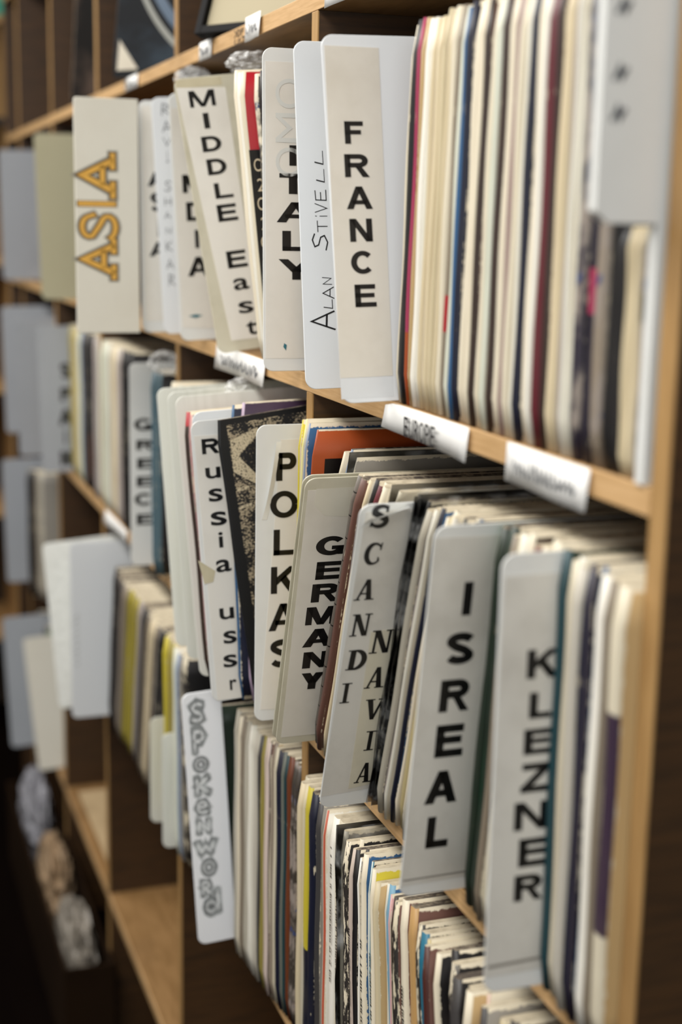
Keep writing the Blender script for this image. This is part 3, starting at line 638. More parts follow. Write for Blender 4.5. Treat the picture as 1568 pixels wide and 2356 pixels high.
  {"x":-1.305,"t":0.00793,"al":20.27,"sp":"cream","cv":"cream","n":1},
  {"x":-1.2937,"t":0.00773,"al":20.18,"sp":"cream","cv":"cream","n":1},
  {"x":-1.2826,"t":0.00765,"al":20.09,"sp":"grey_cream","cv":"cream","n":1},
  {"x":-1.2717,"t":0.00904,"al":20.0,"sp":"cream","cv":"cream","n":1,"pl":1},
  ], **{"key":"german_side","row":2,"yf":-0.015,"H":0.334,"hj":0.004,"anchor":"the GERMANY divider","rown":"middle shelf"}),
 dict(items=[
  {"x":-1.4315,"t":0.00283,"al":3.25,"be":0,"y":-0.0204,"sp":"yellow","cv":"yellow"},
  {"x":-1.4279,"t":0.00283,"al":4.07,"be":0,"y":-0.02,"sp":"yellow_cream","cv":"cream"},
  {"x":-1.4244,"t":0.00283,"al":4.89,"be":0,"y":-0.0194,"sp":"blue_grey","cv":"blue"},
  {"x":-1.4169,"t":0.00283,"al":8.12,"be":0,"y":-0.0195,"sp":"orange","cv":"orange","pic":"window","h":-0.003},
  ], **{"key":"orange_side","row":2,"yf":0,"H":0.346,"hj":0.002,"anchor":"the POLKAS divider","rown":"middle shelf"}),
 dict(items=[
  {"x":-1.4208,"t":0.00305,"al":7.67,"sp":"maroon","cv":"maroon","n":2},
  {"x":-1.4134,"t":0.00305,"al":11.24,"sp":"maroon","cv":"maroon","n":2},
  {"x":-1.4095,"t":0.00475,"al":12.01,"sp":"cream","cv":"cream","n":1},
  {"x":-1.4038,"t":0.00373,"al":13.55,"sp":"blue_grey","cv":"navy","n":1,"h":0.012},
  {"x":-1.3991,"t":0.00242,"al":14.4,"sp":"grey_cream","cv":"grey","n":1,"pl":1},
  ], **{"key":"orange_front","row":2,"yf":0.004,"H":0.325,"hj":0.004,"anchor":"the orange record","rown":"middle shelf"}),
 dict(items=[
  {"x":-1.6916,"t":0.0173,"al":-3.0,"sp":"cream","cv":"cream","n":1},
  {"x":-1.6731,"t":0.0127,"al":-3.0,"sp":"cream","cv":"cream","n":1,"pl":1},
  ], **{"key":"woodcut_side","row":2,"yf":-0.045,"H":0.326,"hj":0.004,"anchor":"the Russia divider","rown":"middle shelf"}),
 dict(items=[
  {"x":-1.5345,"t":0.0046,"al":-0.46,"be":2,"y":-0.0511,"sp":"blue","cv":"navy","lab":"blue record squeezed between the Russia card and the woodcut record"},
  ], **{"key":"blue_edge","row":2,"yf":0,"H":0.343,"hj":0.002,"anchor":"the Russia divider","rown":"middle shelf"}),
 dict(items=[
  {"x":-1.5275,"t":0.0056,"al":-0.67,"be":2,"y":-0.0408,"sp":"lilac","cv":"purple","lab":"lilac record with a dark purple cover standing behind the woodcut record"},
  ], **{"key":"purple_edge","row":2,"yf":0,"H":0.35,"hj":0.002,"anchor":"the Russia divider","rown":"middle shelf"}),
 dict(items=[
  {"x":-1.9571,"t":0.015,"al":-5.8,"sp":"cream","cv":"cream","n":2},
  {"x":-1.9408,"t":0.015,"al":-5.8,"sp":"cream","cv":"cream","n":2},
  {"x":-1.9245,"t":0.0105,"al":-5.8,"sp":"pale_green","cv":"cream","n":2},
  {"x":-1.9127,"t":0.0105,"al":-5.8,"sp":"pale_green","cv":"cream","n":2},
  {"x":-1.901,"t":0.0183,"al":-5.8,"sp":"cream","cv":"cream","n":1},
  {"x":-1.8814,"t":0.0101,"al":-5.8,"sp":"red","cv":"red","n":3,"sp2":"dark_brown"},
  {"x":-1.87,"t":0.0101,"al":-5.8,"sp":"red","cv":"red","n":3,"sp2":"dark_brown"},
  {"x":-1.8587,"t":0.0101,"al":-5.8,"sp":"red","cv":"red","n":3,"sp2":"dark_brown"},
  {"x":-1.8473,"t":0.0136,"al":-5.8,"sp":"cream","cv":"pink","n":2},
  {"x":-1.8324,"t":0.0136,"al":-5.8,"sp":"cream","cv":"pink","n":2},
  {"x":-1.8176,"t":0.0144,"al":-5.8,"sp":"blue_grey","cv":"cream","n":2},
  {"x":-1.8019,"t":0.0144,"al":-5.8,"sp":"blue_grey","cv":"cream","n":2},
  {"x":-1.7862,"t":0.0152,"al":-5.8,"sp":"cream","cv":"cream","n":2},
  {"x":-1.7675,"t":0.0152,"al":-4.77,"sp":"cream","cv":"cream","n":2},
  ], **{"key":"white_side","row":2,"yf":-0.03,"H":0.322,"hj":0.004,"anchor":"the plain white dividers","rown":"middle shelf"}),
 dict(items=[
  {"x":-1.6124,"t":0.0086,"al":-2.0,"be":4.5,"y":-0.071,"sp":"red","cv":"pink","sp2":"dark_brown2"},
  {"x":-1.6026,"t":0.0086,"al":-2.0,"be":4.5,"y":-0.0664,"sp":"torn_dark","cv":"grey"},
  ], **{"key":"red_side","row":2,"yf":0,"H":0.328,"hj":0.002,"anchor":"the plain white dividers","rown":"middle shelf"}),
 dict(items=[
  {"x":-3.1426,"t":0.00972,"al":-0.99,"sp":"olive_yellow","cv":"yellow","n":5},
  {"x":-3.1202,"t":0.00972,"al":-2.07,"sp":"olive_yellow","cv":"yellow","n":5},
  {"x":-3.1089,"t":0.00972,"al":-2.15,"sp":"olive_yellow","cv":"yellow","n":5},
  {"x":-3.0976,"t":0.00972,"al":-2.23,"sp":"olive_yellow","cv":"yellow","n":5},
  {"x":-3.0863,"t":0.00972,"al":-2.31,"sp":"olive_yellow","cv":"yellow","n":5},
  {"x":-3.075,"t":0.01175,"al":-2.39,"sp":"olive_cream","cv":"yellow","n":4},
  {"x":-3.0614,"t":0.01175,"al":-2.51,"sp":"olive_cream","cv":"yellow","n":4},
  {"x":-3.0478,"t":0.01175,"al":-2.64,"sp":"olive_cream","cv":"yellow","n":4},
  {"x":-3.0342,"t":0.01175,"al":-2.77,"sp":"olive_cream","cv":"yellow","n":4},
  {"x":-3.0206,"t":0.01131,"al":-2.54,"sp":"pale_green","cv":"white","n":4},
  {"x":-3.0074,"t":0.01131,"al":-2.54,"sp":"pale_green","cv":"white","n":4},
  {"x":-2.9946,"t":0.01131,"al":-2.48,"sp":"pale_green","cv":"white","n":4},
  {"x":-2.9822,"t":0.01131,"al":-2.35,"sp":"pale_green","cv":"white","n":4},
  {"x":-2.9697,"t":0.01229,"al":-2.02,"sp":"blue_grey","cv":"blue","n":2},
  {"x":-2.9563,"t":0.01229,"al":-1.86,"sp":"blue_grey","cv":"blue","n":2},
  {"x":-2.9429,"t":0.00954,"al":-1.55,"sp":"dark_grey","cv":"black","n":4},
  {"x":-2.9322,"t":0.00954,"al":-1.45,"sp":"dark_grey","cv":"black","n":4},
  {"x":-2.9215,"t":0.00954,"al":-1.38,"sp":"dark_grey","cv":"black","n":4},
  {"x":-2.9109,"t":0.00954,"al":-1.28,"sp":"dark_grey","cv":"black","n":4},
  {"x":-2.9002,"t":0.01042,"al":-1.01,"sp":"black","cv":"black","n":4,"sp2":"rust"},
  {"x":-2.8886,"t":0.01042,"al":-0.89,"sp":"black","cv":"black","n":4,"sp2":"rust"},
  {"x":-2.8771,"t":0.01042,"al":-0.8,"sp":"black","cv":"black","n":4,"sp2":"rust"},
  {"x":-2.8655,"t":0.01042,"al":-0.68,"sp":"black","cv":"black","n":4,"sp2":"rust"},
  {"x":-2.854,"t":0.01211,"al":-0.4,"sp":"black","cv":"black","n":3},
  {"x":-2.8408,"t":0.01211,"al":-0.27,"sp":"black","cv":"black","n":3},
  {"x":-2.8275,"t":0.01211,"al":-0.13,"sp":"black","cv":"black","n":3},
  {"x":-2.8143,"t":0.01201,"al":-0.01,"sp":"mauve_grey","cv":"grey","n":4},
  {"x":-2.8012,"t":0.01201,"al":-0.01,"sp":"mauve_grey","cv":"grey","n":4},
  {"x":-2.788,"t":0.01201,"al":-0.01,"sp":"mauve_grey","cv":"grey","n":4},
  {"x":-2.7749,"t":0.01201,"al":-0.0,"sp":"mauve_grey","cv":"grey","n":4},
  {"x":-2.7618,"t":0.01113,"al":0.0,"sp":"pale_green","cv":"white","n":6},
  {"x":-2.73,"t":0.01184,"al":-0.0,"sp":"pale_green","cv":"white","n":6},
  {"x":-2.717,"t":0.01184,"al":-0.0,"sp":"pale_green","cv":"white","n":6},
  {"x":-2.7041,"t":0.01184,"al":-0.01,"sp":"pale_green","cv":"white","n":6},
  {"x":-2.6911,"t":0.01184,"al":-0.01,"sp":"pale_green","cv":"white","n":6},
  {"x":-2.6781,"t":0.01184,"al":-0.01,"sp":"pale_green","cv":"white","n":6},
  {"x":-2.6652,"t":0.01137,"al":-0.01,"sp":"grey_cream","cv":"cream","n":3},
  {"x":-2.6527,"t":0.01137,"al":-0.01,"sp":"grey_cream","cv":"cream","n":3},
  {"x":-2.6402,"t":0.01137,"al":-0.02,"sp":"grey_cream","cv":"cream","n":3},
  {"x":-2.6277,"t":0.0125,"al":-0.02,"sp":"tan_cream","cv":"tan","n":2},
  {"x":-2.6141,"t":0.0125,"al":-0.02,"sp":"tan_cream","cv":"tan","n":2},
  {"x":-2.6005,"t":0.01222,"al":-0.02,"sp":"cream","cv":"cream","n":3},
  {"x":-2.5871,"t":0.01222,"al":-0.02,"sp":"cream","cv":"cream","n":3},
  {"x":-2.5738,"t":0.01222,"al":-0.02,"sp":"cream","cv":"cream","n":3},
  {"x":-2.5604,"t":0.01184,"al":-0.02,"sp":"mauve_grey","cv":"cream","n":4},
  {"x":-2.5474,"t":0.01184,"al":-0.02,"sp":"mauve_grey","cv":"cream","n":4},
  {"x":-2.5344,"t":0.01184,"al":-0.02,"sp":"mauve_grey","cv":"cream","n":4},
  {"x":-2.5215,"t":0.01184,"al":-0.03,"sp":"mauve_grey","cv":"cream","n":4},
  {"x":-2.5085,"t":0.01043,"al":-0.03,"sp":"black","cv":"black","n":4},
  {"x":-2.4969,"t":0.01043,"al":-0.03,"sp":"black","cv":"black","n":4},
  {"x":-2.4853,"t":0.01043,"al":-0.03,"sp":"black","cv":"black","n":4},
  {"x":-2.4737,"t":0.01043,"al":-0.03,"sp":"black","cv":"black","n":4},
  ], **{"key":"far_mid","row":2,"yf":0,"H":0.32,"hj":0.004,"anchor":"the blurred grey lettered card","rown":"middle shelf, far bay"}),
 dict(items=[
  {"x":-2.1658,"t":0.0096,"al":0.0,"be":0,"y":-0.0218,"sp":"teal_grey","cv":"teal"},
  {"x":-2.155,"t":0.0096,"al":0.0,"be":0,"y":-0.0192,"sp":"teal_grey","cv":"teal"},
  {"x":-2.1442,"t":0.0096,"al":0.0,"be":0,"y":-0.0159,"sp":"teal_grey","cv":"black"},
  ], **{"key":"greece_side","row":2,"yf":0,"H":0.322,"hj":0.002,"anchor":"the GREECE divider","rown":"middle shelf"}),
 dict(items=[
  {"x":-1.3207,"t":0.00468,"al":-1.34,"sp":"orange_line","cv":"white","n":1,"lab":"cream record with thin orange stripe on its spine, lower shelf"},
  {"x":-1.314,"t":0.0152,"al":-1.5,"sp":"white","cv":"white","n":1,"txt":1},
  {"x":-1.2952,"t":0.01476,"al":-1.92,"sp":"cream","cv":"cream","n":1,"txt":1},
  {"x":-1.2768,"t":0.01273,"al":-2.36,"sp":"grey_cream","cv":"black","n":1},
  {"x":-1.2606,"t":0.01078,"al":-2.77,"sp":"grey_cream","cv":"grey","n":1,"pl":1},
  {"x":-1.2466,"t":0.00822,"al":-3.13,"sp":"torn_dark","cv":"black","n":1},
  {"x":-1.2354,"t":0.0076,"al":-3.45,"sp":"cream","cv":"black","n":1},
  {"x":-1.225,"t":0.00866,"al":-3.73,"sp":"mauve_cream","cv":"cream","n":1,"txt":1},
  {"x":-1.2132,"t":0.00743,"al":-4.08,"sp":"black","cv":"black","n":1},
  {"x":-1.2028,"t":0.00291,"al":-4.4,"sp":"white","cv":"grey","n":1},
  {"x":-1.1977,"t":0.00619,"al":-4.58,"sp":"torn_dark","cv":"brown","n":1},
  {"x":-1.1887,"t":0.00884,"al":-4.86,"sp":"cream","cv":"blue","n":1,"sp2":"blue","txt":1},
  {"x":-1.1765,"t":0.00442,"al":-5.25,"sp":"white","cv":"cream","n":1},
  {"x":-1.1694,"t":0.00389,"al":-5.51,"sp":"teal_white","cv":"dark_brown","n":1},
  {"x":-1.163,"t":0.00494,"al":-5.74,"sp":"mauve_cream","cv":"pink","n":1},
  {"x":-1.1553,"t":0.00486,"al":-6.02,"sp":"lilac","cv":"lilac","n":1},
  {"x":-1.1476,"t":0.00671,"al":-6.31,"sp":"cream","cv":"yellow","n":1,"txt":1},
  {"x":-1.1375,"t":0.00822,"al":-6.69,"sp":"tan_cream","cv":"tan","n":1},
  {"x":-1.1256,"t":0.00468,"al":-7.12,"sp":"white","cv":"black","n":1},
  {"x":-1.118,"t":0.01087,"al":-7.42,"sp":"light_blue","cv":"blue","n":1},
  {"x":-1.1028,"t":0.00257,"al":-7.96,"sp":"pink","cv":"pink","n":1},
  {"x":-1.0977,"t":0.00636,"al":-8.19,"sp":"dark_brown","cv":"brown","n":1},
  {"x":-1.0878,"t":0.00777,"al":-8.59,"sp":"torn_dark","cv":"brown","n":1},
  {"x":-1.0761,"t":0.0129,"al":-9.06,"sp":"cream","cv":"maroon","n":1,"txt":1},
  {"x":-1.0579,"t":0.01528,"al":-9.57,"sp":"cardboard","cv":"brown","n":1},
  {"x":-1.0367,"t":0.0106,"al":-9.93,"sp":"torn_dark","cv":"black","n":1},
  {"x":-1.0211,"t":0.01494,"al":-10.29,"sp":"blue_yellow","cv":"black","n":1},
  {"x":-1.0,"t":0.00556,"al":-10.64,"sp":"olive_cream","cv":"yellow","n":1},
  {"x":-0.9907,"t":0.00787,"al":-11.0,"sp":"maroon_brown","cv":"brown","n":1},
  ], **{"key":"lower_near","row":3,"yf":-0.012,"H":0.33,"hj":0.007,"anchor":"the orange-striped record","rown":"lower shelf"}),
 dict(items=[
  {"x":-0.9766,"t":0.00769,"al":-10.54,"sp":"cream","cv":"black","n":1,"torn":1},
  {"x":-0.9676,"t":0.01149,"al":-10.33,"sp":"black","cv":"black","n":1,"torn":1},
  {"x":-0.9548,"t":0.01273,"al":-9.96,"sp":"torn_dark","cv":"black","n":1,"torn":1},
  {"x":-0.9407,"t":0.0152,"al":-9.57,"sp":"dark_grey","cv":"black","n":1},
  {"x":-0.9242,"t":0.01131,"al":-9.08,"sp":"dark_grey","cv":"grey","n":1},
  {"x":-0.9116,"t":0.01034,"al":-8.75,"sp":"cream","cv":"tan","n":1},
  {"x":-0.9,"t":0.00486,"al":-8.5,"sp":"pink_cream","cv":"cream","n":1},
  {"x":-0.8939,"t":0.00627,"al":-8.46,"sp":"cream","cv":"black","n":1},
  {"x":-0.8864,"t":0.00857,"al":-8.38,"sp":"dark_grey","cv":"grey","n":1},
  {"x":-0.8766,"t":0.01042,"al":-8.22,"sp":"tan_cream","cv":"black","n":1},
  {"x":-0.865,"t":0.01273,"al":-8.01,"sp":"dark_grey","cv":"black","n":1},
  {"x":-0.851,"t":0.01237,"al":-7.73,"sp":"black","cv":"black","n":1},
  {"x":-0.8374,"t":0.01201,"al":-7.47,"sp":"dark_grey","cv":"black","n":1},
  {"x":-0.8242,"t":0.0129,"al":-7.25,"sp":"black","cv":"black","n":1},
  {"x":-0.8101,"t":0.01308,"al":-6.98,"sp":"cream","cv":"black","n":1},
  {"x":-0.7958,"t":0.01273,"al":-6.76,"sp":"dark_grey","cv":"black","n":1},
  ], **{"key":"lower_nearest","row":3,"yf":-0.012,"H":0.33,"hj":0.008,"anchor":"the reddish brown record","rown":"lower shelf"}),
 dict(items=[
  {"x":-1.6569,"t":0.01097,"al":0.14,"sp":"grey_cream","cv":"grey","n":1,"y":-0.024},
  {"x":-1.6449,"t":0.00793,"al":0.14,"sp":"cream","cv":"cream","n":1,"y":-0.0229},
  {"x":-1.636,"t":0.00703,"al":0.14,"sp":"grey_brown","cv":"grey","n":2,"y":-0.0217},
  {"x":-1.6279,"t":0.00703,"al":0.14,"sp":"grey_brown","cv":"grey","n":2,"y":-0.0217},
  {"x":-1.6199,"t":0.01248,"al":0.13,"sp":"grey_cream","cv":"white","n":1,"y":-0.0206},
  {"x":-1.6064,"t":0.00813,"al":0.13,"sp":"white","cv":"white","n":2,"y":-0.0195},
  {"x":-1.5973,"t":0.00813,"al":0.13,"sp":"white","cv":"white","n":2,"y":-0.0195},
  {"x":-1.5881,"t":0.00759,"al":0.12,"sp":"grey_cream","cv":"white","n":2,"y":-0.0184},
  {"x":-1.5795,"t":0.00759,"al":0.12,"sp":"grey_cream","cv":"white","n":2,"y":-0.0184},
  {"x":-1.571,"t":0.00711,"al":0.11,"sp":"dark_grey","cv":"black","n":1,"y":-0.0173},
  {"x":-1.5629,"t":0.01089,"al":0.1,"sp":"olive_yellow","cv":"yellow","n":1,"y":-0.0161},
  {"x":-1.551,"t":0.00717,"al":0.1,"sp":"mauve_cream","cv":"cream","n":2,"y":-0.015},
  {"x":-1.5428,"t":0.00717,"al":0.09,"sp":"mauve_cream","cv":"cream","n":2,"y":-0.015},
  {"x":-1.5347,"t":0.00235,"al":0.08,"sp":"dark_brown","cv":"brown","n":1,"y":-0.0139},
  {"x":-1.5313,"t":0.00869,"al":0.07,"sp":"grey_brown","cv":"tan","n":1,"y":-0.0127},
  {"x":-1.5217,"t":0.00606,"al":0.06,"sp":"cream","cv":"tan","n":1,"y":-0.0116},
  {"x":-1.5146,"t":0.00655,"al":0.06,"sp":"navy","cv":"navy","n":2,"y":-0.0105},
  {"x":-1.5071,"t":0.00655,"al":0.05,"sp":"navy","cv":"navy","n":2,"y":-0.0105},
  {"x":-1.4995,"t":0.00703,"al":0.04,"sp":"grey_green","cv":"grey","n":1,"y":-0.0094},
  {"x":-1.4915,"t":0.0058,"al":0.03,"sp":"teal","cv":"teal","n":1,"y":-0.0083},
  {"x":-1.4847,"t":0.01158,"al":0.02,"sp":"rust","cv":"rust","n":1,"y":-0.0071},
  {"x":-1.4722,"t":0.0096,"al":0.01,"sp":"picture_dark","cv":"black","n":2,"y":-0.006,"pat":"picture"},
  {"x":-1.4616,"t":0.0096,"al":0.0,"sp":"picture_dark","cv":"black","n":2,"y":-0.006,"pat":"picture"},
  ], **{"key":"lower_mid","row":3,"yf":0,"H":0.33,"hj":0.003,"anchor":"the Spoken WORD sign","rown":"lower shelf"}),
 dict(items=[
  {"x":-1.4235,"t":0.01255,"al":-0.3,"sp":"cream","cv":"cream","n":1},
  {"x":-1.4087,"t":0.01157,"al":-0.42,"sp":"tan_cream","cv":"cream","n":1},
  {"x":-1.395,"t":0.01343,"al":-0.53,"sp":"yellow","cv":"yellow","n":1,"sp2":"navy"},
  {"x":-1.3791,"t":0.00583,"al":-0.7,"sp":"white","cv":"white","n":1},
  {"x":-1.3719,"t":0.01564,"al":-0.74,"sp":"navy","cv":"navy","n":1},
  {"x":-1.3535,"t":0.00884,"al":-1.02,"sp":"dark_grey","cv":"grey","n":2},
  {"x":-1.3432,"t":0.00884,"al":-1.08,"sp":"dark_grey","cv":"grey","n":2},
  {"x":-1.3324,"t":0.0099,"al":-1.23,"sp":"grey_cream","cv":"grey","n":1},
  ], **{"key":"lower_mid_near","row":3,"yf":-0.012,"H":0.33,"hj":0.006,"anchor":"the middle upright","rown":"lower shelf"}),
 dict(items=[
  {"x":-2.6047,"t":0.00946,"al":14.6,"sp":"black","cv":"black","n":4},
  {"x":-2.5936,"t":0.00946,"al":14.61,"sp":"black","cv":"black","n":4},
  {"x":-2.5826,"t":0.00946,"al":14.61,"sp":"black","cv":"black","n":4},
  {"x":-2.5715,"t":0.00946,"al":14.61,"sp":"black","cv":"black","n":4},
  {"x":-2.5605,"t":0.01104,"al":14.66,"sp":"dark_brown","cv":"brown","n":3},
  {"x":-2.5478,"t":0.01104,"al":14.66,"sp":"dark_brown","cv":"brown","n":3},
  {"x":-2.5351,"t":0.01104,"al":14.66,"sp":"dark_brown","cv":"brown","n":3},
  {"x":-2.5224,"t":0.00954,"al":14.71,"sp":"dark_grey","cv":"black","n":3},
  {"x":-2.5113,"t":0.00954,"al":14.71,"sp":"dark_grey","cv":"black","n":3},
  {"x":-2.5003,"t":0.00954,"al":14.71,"sp":"dark_grey","cv":"black","n":3},
  {"x":-2.4892,"t":0.01052,"al":14.75,"sp":"grey_brown","cv":"grey","n":3},
  {"x":-2.4771,"t":0.01052,"al":14.75,"sp":"grey_brown","cv":"grey","n":3},
  {"x":-2.465,"t":0.01052,"al":14.75,"sp":"grey_brown","cv":"grey","n":3},
  {"x":-2.453,"t":0.00928,"al":14.79,"sp":"olive_yellow","cv":"yellow","n":4},
  {"x":-2.4422,"t":0.00928,"al":14.79,"sp":"olive_yellow","cv":"yellow","n":4},
  {"x":-2.4315,"t":0.00928,"al":14.79,"sp":"olive_yellow","cv":"yellow","n":4},
  {"x":-2.4207,"t":0.00928,"al":14.78,"sp":"olive_yellow","cv":"yellow","n":4},
  {"x":-2.4099,"t":0.00884,"al":14.82,"sp":"olive_yellow","cv":"yellow","n":3},
  {"x":-2.3997,"t":0.00884,"al":14.82,"sp":"olive_yellow","cv":"yellow","n":3},
  {"x":-2.3894,"t":0.00884,"al":14.82,"sp":"olive_yellow","cv":"yellow","n":3},
  {"x":-2.3791,"t":0.01299,"al":14.85,"sp":"mauve_grey","cv":"grey","n":2},
  {"x":-2.3646,"t":0.01299,"al":14.85,"sp":"mauve_grey","cv":"grey","n":2},
  {"x":-2.35,"t":0.01157,"al":14.89,"sp":"dark_grey","cv":"black","n":3},
  {"x":-2.3369,"t":0.01157,"al":14.88,"sp":"dark_grey","cv":"black","n":3},
  {"x":-2.3239,"t":0.01157,"al":14.88,"sp":"dark_grey","cv":"black","n":3},
  {"x":-2.3108,"t":0.01016,"al":14.91,"sp":"grey_brown","cv":"grey","n":3},
  {"x":-2.2992,"t":0.01016,"al":14.91,"sp":"grey_brown","cv":"grey","n":3},
  {"x":-2.2877,"t":0.01016,"al":14.91,"sp":"grey_brown","cv":"grey","n":3},
  {"x":-2.2761,"t":0.01087,"al":14.94,"sp":"tan_cream","cv":"cream","n":3},
  {"x":-2.2638,"t":0.01087,"al":14.94,"sp":"tan_cream","cv":"cream","n":3},
  {"x":-2.2509,"t":0.01087,"al":14.83,"sp":"tan_cream","cv":"cream","n":3},
  {"x":-2.2385,"t":0.00963,"al":14.84,"sp":"grey_brown","cv":"grey","n":3},
  {"x":-2.2271,"t":0.00963,"al":14.76,"sp":"grey_brown","cv":"grey","n":3},
  {"x":-2.2157,"t":0.00963,"al":14.69,"sp":"grey_brown","cv":"grey","n":3},
  {"x":-2.2043,"t":0.01273,"al":14.64,"sp":"dark_grey","cv":"black","n":2},
  {"x":-2.1893,"t":0.01273,"al":14.48,"sp":"dark_grey","cv":"black","n":2},
  ], **{"key":"lower_far","row":3,"yf":-0.02,"H":0.318,"hj":0.006,"anchor":"the grey-white divider","rown":"lower shelf, far bay"}),
 dict(items=[
  {"x":-2.0516,"t":0.0121,"al":-1.05,"sp":"yellow","cv":"yellow","n":2},
  {"x":-2.0383,"t":0.0121,"al":-1.05,"sp":"yellow","cv":"yellow","n":2},
  {"x":-2.025,"t":0.0108,"al":-1.05,"sp":"olive_yellow","cv":"yellow","n":3},
  {"x":-2.013,"t":0.0108,"al":-1.05,"sp":"olive_yellow","cv":"yellow","n":3},
  {"x":-2.001,"t":0.0108,"al":-1.05,"sp":"olive_yellow","cv":"yellow","n":3},
  {"x":-1.9799,"t":0.01008,"al":-2.68,"sp":"pale_green","cv":"white","n":2},
  {"x":-1.9666,"t":0.01008,"al":-3.0,"sp":"pale_green","cv":"white","n":2},
  {"x":-1.9529,"t":0.00758,"al":-3.0,"sp":"blue_grey","cv":"grey","n":2},
  {"x":-1.9429,"t":0.00758,"al":-3.0,"sp":"blue_grey","cv":"grey","n":2},
  {"x":-1.9325,"t":0.00742,"al":-3.0,"sp":"torn_dark","cv":"black","n":2},
  {"x":-1.9226,"t":0.00742,"al":-3.0,"sp":"torn_dark","cv":"black","n":2},
  ], **{"key":"lower_far_near","row":3,"yf":-0.028,"H":0.318,"hj":0.004,"anchor":"the leaning far records","rown":"lower shelf, far bay"}),
 dict(items=[
  {"x":-3.7591,"t":0.01016,"al":-12.56,"sp":"dark_grey","cv":"black","n":6},
  {"x":-3.7474,"t":0.01016,"al":-12.45,"sp":"dark_grey","cv":"black","n":6},
  {"x":-3.7357,"t":0.01016,"al":-12.34,"sp":"dark_grey","cv":"black","n":6},
  {"x":-3.724,"t":0.01016,"al":-12.23,"sp":"dark_grey","cv":"black","n":6},
  {"x":-3.7123,"t":0.01016,"al":-12.12,"sp":"dark_grey","cv":"black","n":6},
  {"x":-3.7006,"t":0.01016,"al":-12.01,"sp":"dark_grey","cv":"black","n":6},
  {"x":-3.6889,"t":0.0099,"al":-10.38,"sp":"black","cv":"black","n":6},
  {"x":-3.6775,"t":0.0099,"al":-10.29,"sp":"black","cv":"black","n":6},
  {"x":-3.6661,"t":0.0099,"al":-10.19,"sp":"black","cv":"black","n":6},
  {"x":-3.6547,"t":0.0099,"al":-10.12,"sp":"black","cv":"black","n":6},
  {"x":-3.6146,"t":0.0099,"al":-9.37,"sp":"black","cv":"black","n":6},
  {"x":-3.6027,"t":0.0099,"al":-9.48,"sp":"black","cv":"black","n":6},
  {"x":-3.587,"t":0.00998,"al":-10.31,"sp":"green","cv":"green","n":5},
  {"x":-3.5749,"t":0.00998,"al":-10.44,"sp":"green","cv":"green","n":5},
  {"x":-3.5629,"t":0.00998,"al":-10.55,"sp":"green","cv":"green","n":5},
  {"x":-3.5508,"t":0.00998,"al":-10.68,"sp":"green","cv":"green","n":5},
  {"x":-3.5388,"t":0.00998,"al":-10.79,"sp":"green","cv":"green","n":5},
  {"x":-3.5243,"t":0.01113,"al":-11.4,"sp":"purple","cv":"purple","n":5},
  {"x":-3.511,"t":0.01113,"al":-11.54,"sp":"purple","cv":"purple","n":5},
  {"x":-3.4977,"t":0.01113,"al":-11.68,"sp":"purple","cv":"purple","n":5},
  {"x":-3.4844,"t":0.01113,"al":-11.81,"sp":"purple","cv":"purple","n":5},
  {"x":-3.4711,"t":0.01113,"al":-11.95,"sp":"purple","cv":"purple","n":5},
  ], **{"key":"lower_end","row":4,"yf":0.0,"H":0.318,"hj":0.004,"anchor":"the far cream divider","rown":"bottom shelf, farthest bay"}),
 dict(items=[
  {"x":-3.5616,"t":0.0116,"al":0.0,"be":0,"y":-0.0491,"sp":"dark_grey","cv":"black"},
  {"x":-3.5488,"t":0.0116,"al":0.0,"be":0,"y":-0.0453,"sp":"black","cv":"black"},
  {"x":-3.536,"t":0.0116,"al":0.0,"be":0,"y":-0.0319,"sp":"grey_brown","cv":"grey"},
  {"x":-3.5232,"t":0.0116,"al":0.0,"be":0,"y":-0.026,"sp":"grey_cream","cv":"grey"},
  {"x":-3.5104,"t":0.0116,"al":0.0,"be":0,"y":-0.0212,"sp":"grey_cream","cv":"grey"},
  ], **{"key":"lower_black","row":3,"yf":0,"H":0.322,"hj":0.002,"anchor":"the far grey divider","rown":"lower shelf, farthest bay"}),
 dict(items=[
  {"x":-1.709,"t":0.00515,"al":-1.0,"be":0,"y":-0.0381,"sp":"dark_green","cv":"dark_green","lab":"dark green record cover standing directly behind the Spoken word sign"},
  ], **{"key":"green_side","row":3,"yf":0,"H":0.318,"hj":0.002,"anchor":"the Spoken WORD sign","rown":"lower shelf"}),
]
ZROW = {0: 1.9324, 1: 1.5444, 2: 1.1554, 3: 0.7674, 4: 0.3349}
ORD = ['first', 'second', 'third', 'fourth', 'fifth', 'sixth', 'seventh', 'eighth', 'ninth', 'tenth', 'eleventh', 'twelfth', 'thirteenth', 'fourteenth',
       'fifteenth', 'sixteenth', 'seventeenth', 'eighteenth', 'nineteenth', 'twentieth'] + ['twenty-' + a for a in ('first', 'second', 'third', 'fourth', 'fifth', 'sixth', 'seventh', 'eighth', 'ninth')] + \
      ['thirtieth'] + ['thirty-' + a for a in ('first', 'second', 'third', 'fourth', 'fifth', 'sixth', 'seventh', 'eighth', 'ninth')] + ['fortieth'] + \
      ['forty-' + a for a in ('first', 'second', 'third', 'fourth', 'fifth', 'sixth', 'seventh', 'eighth', 'ninth')] + ['fiftieth'] + \
      ['fifty-' + a for a in ('first', 'second', 'third', 'fourth', 'fifth', 'sixth', 'seventh', 'eighth', 'ninth')]

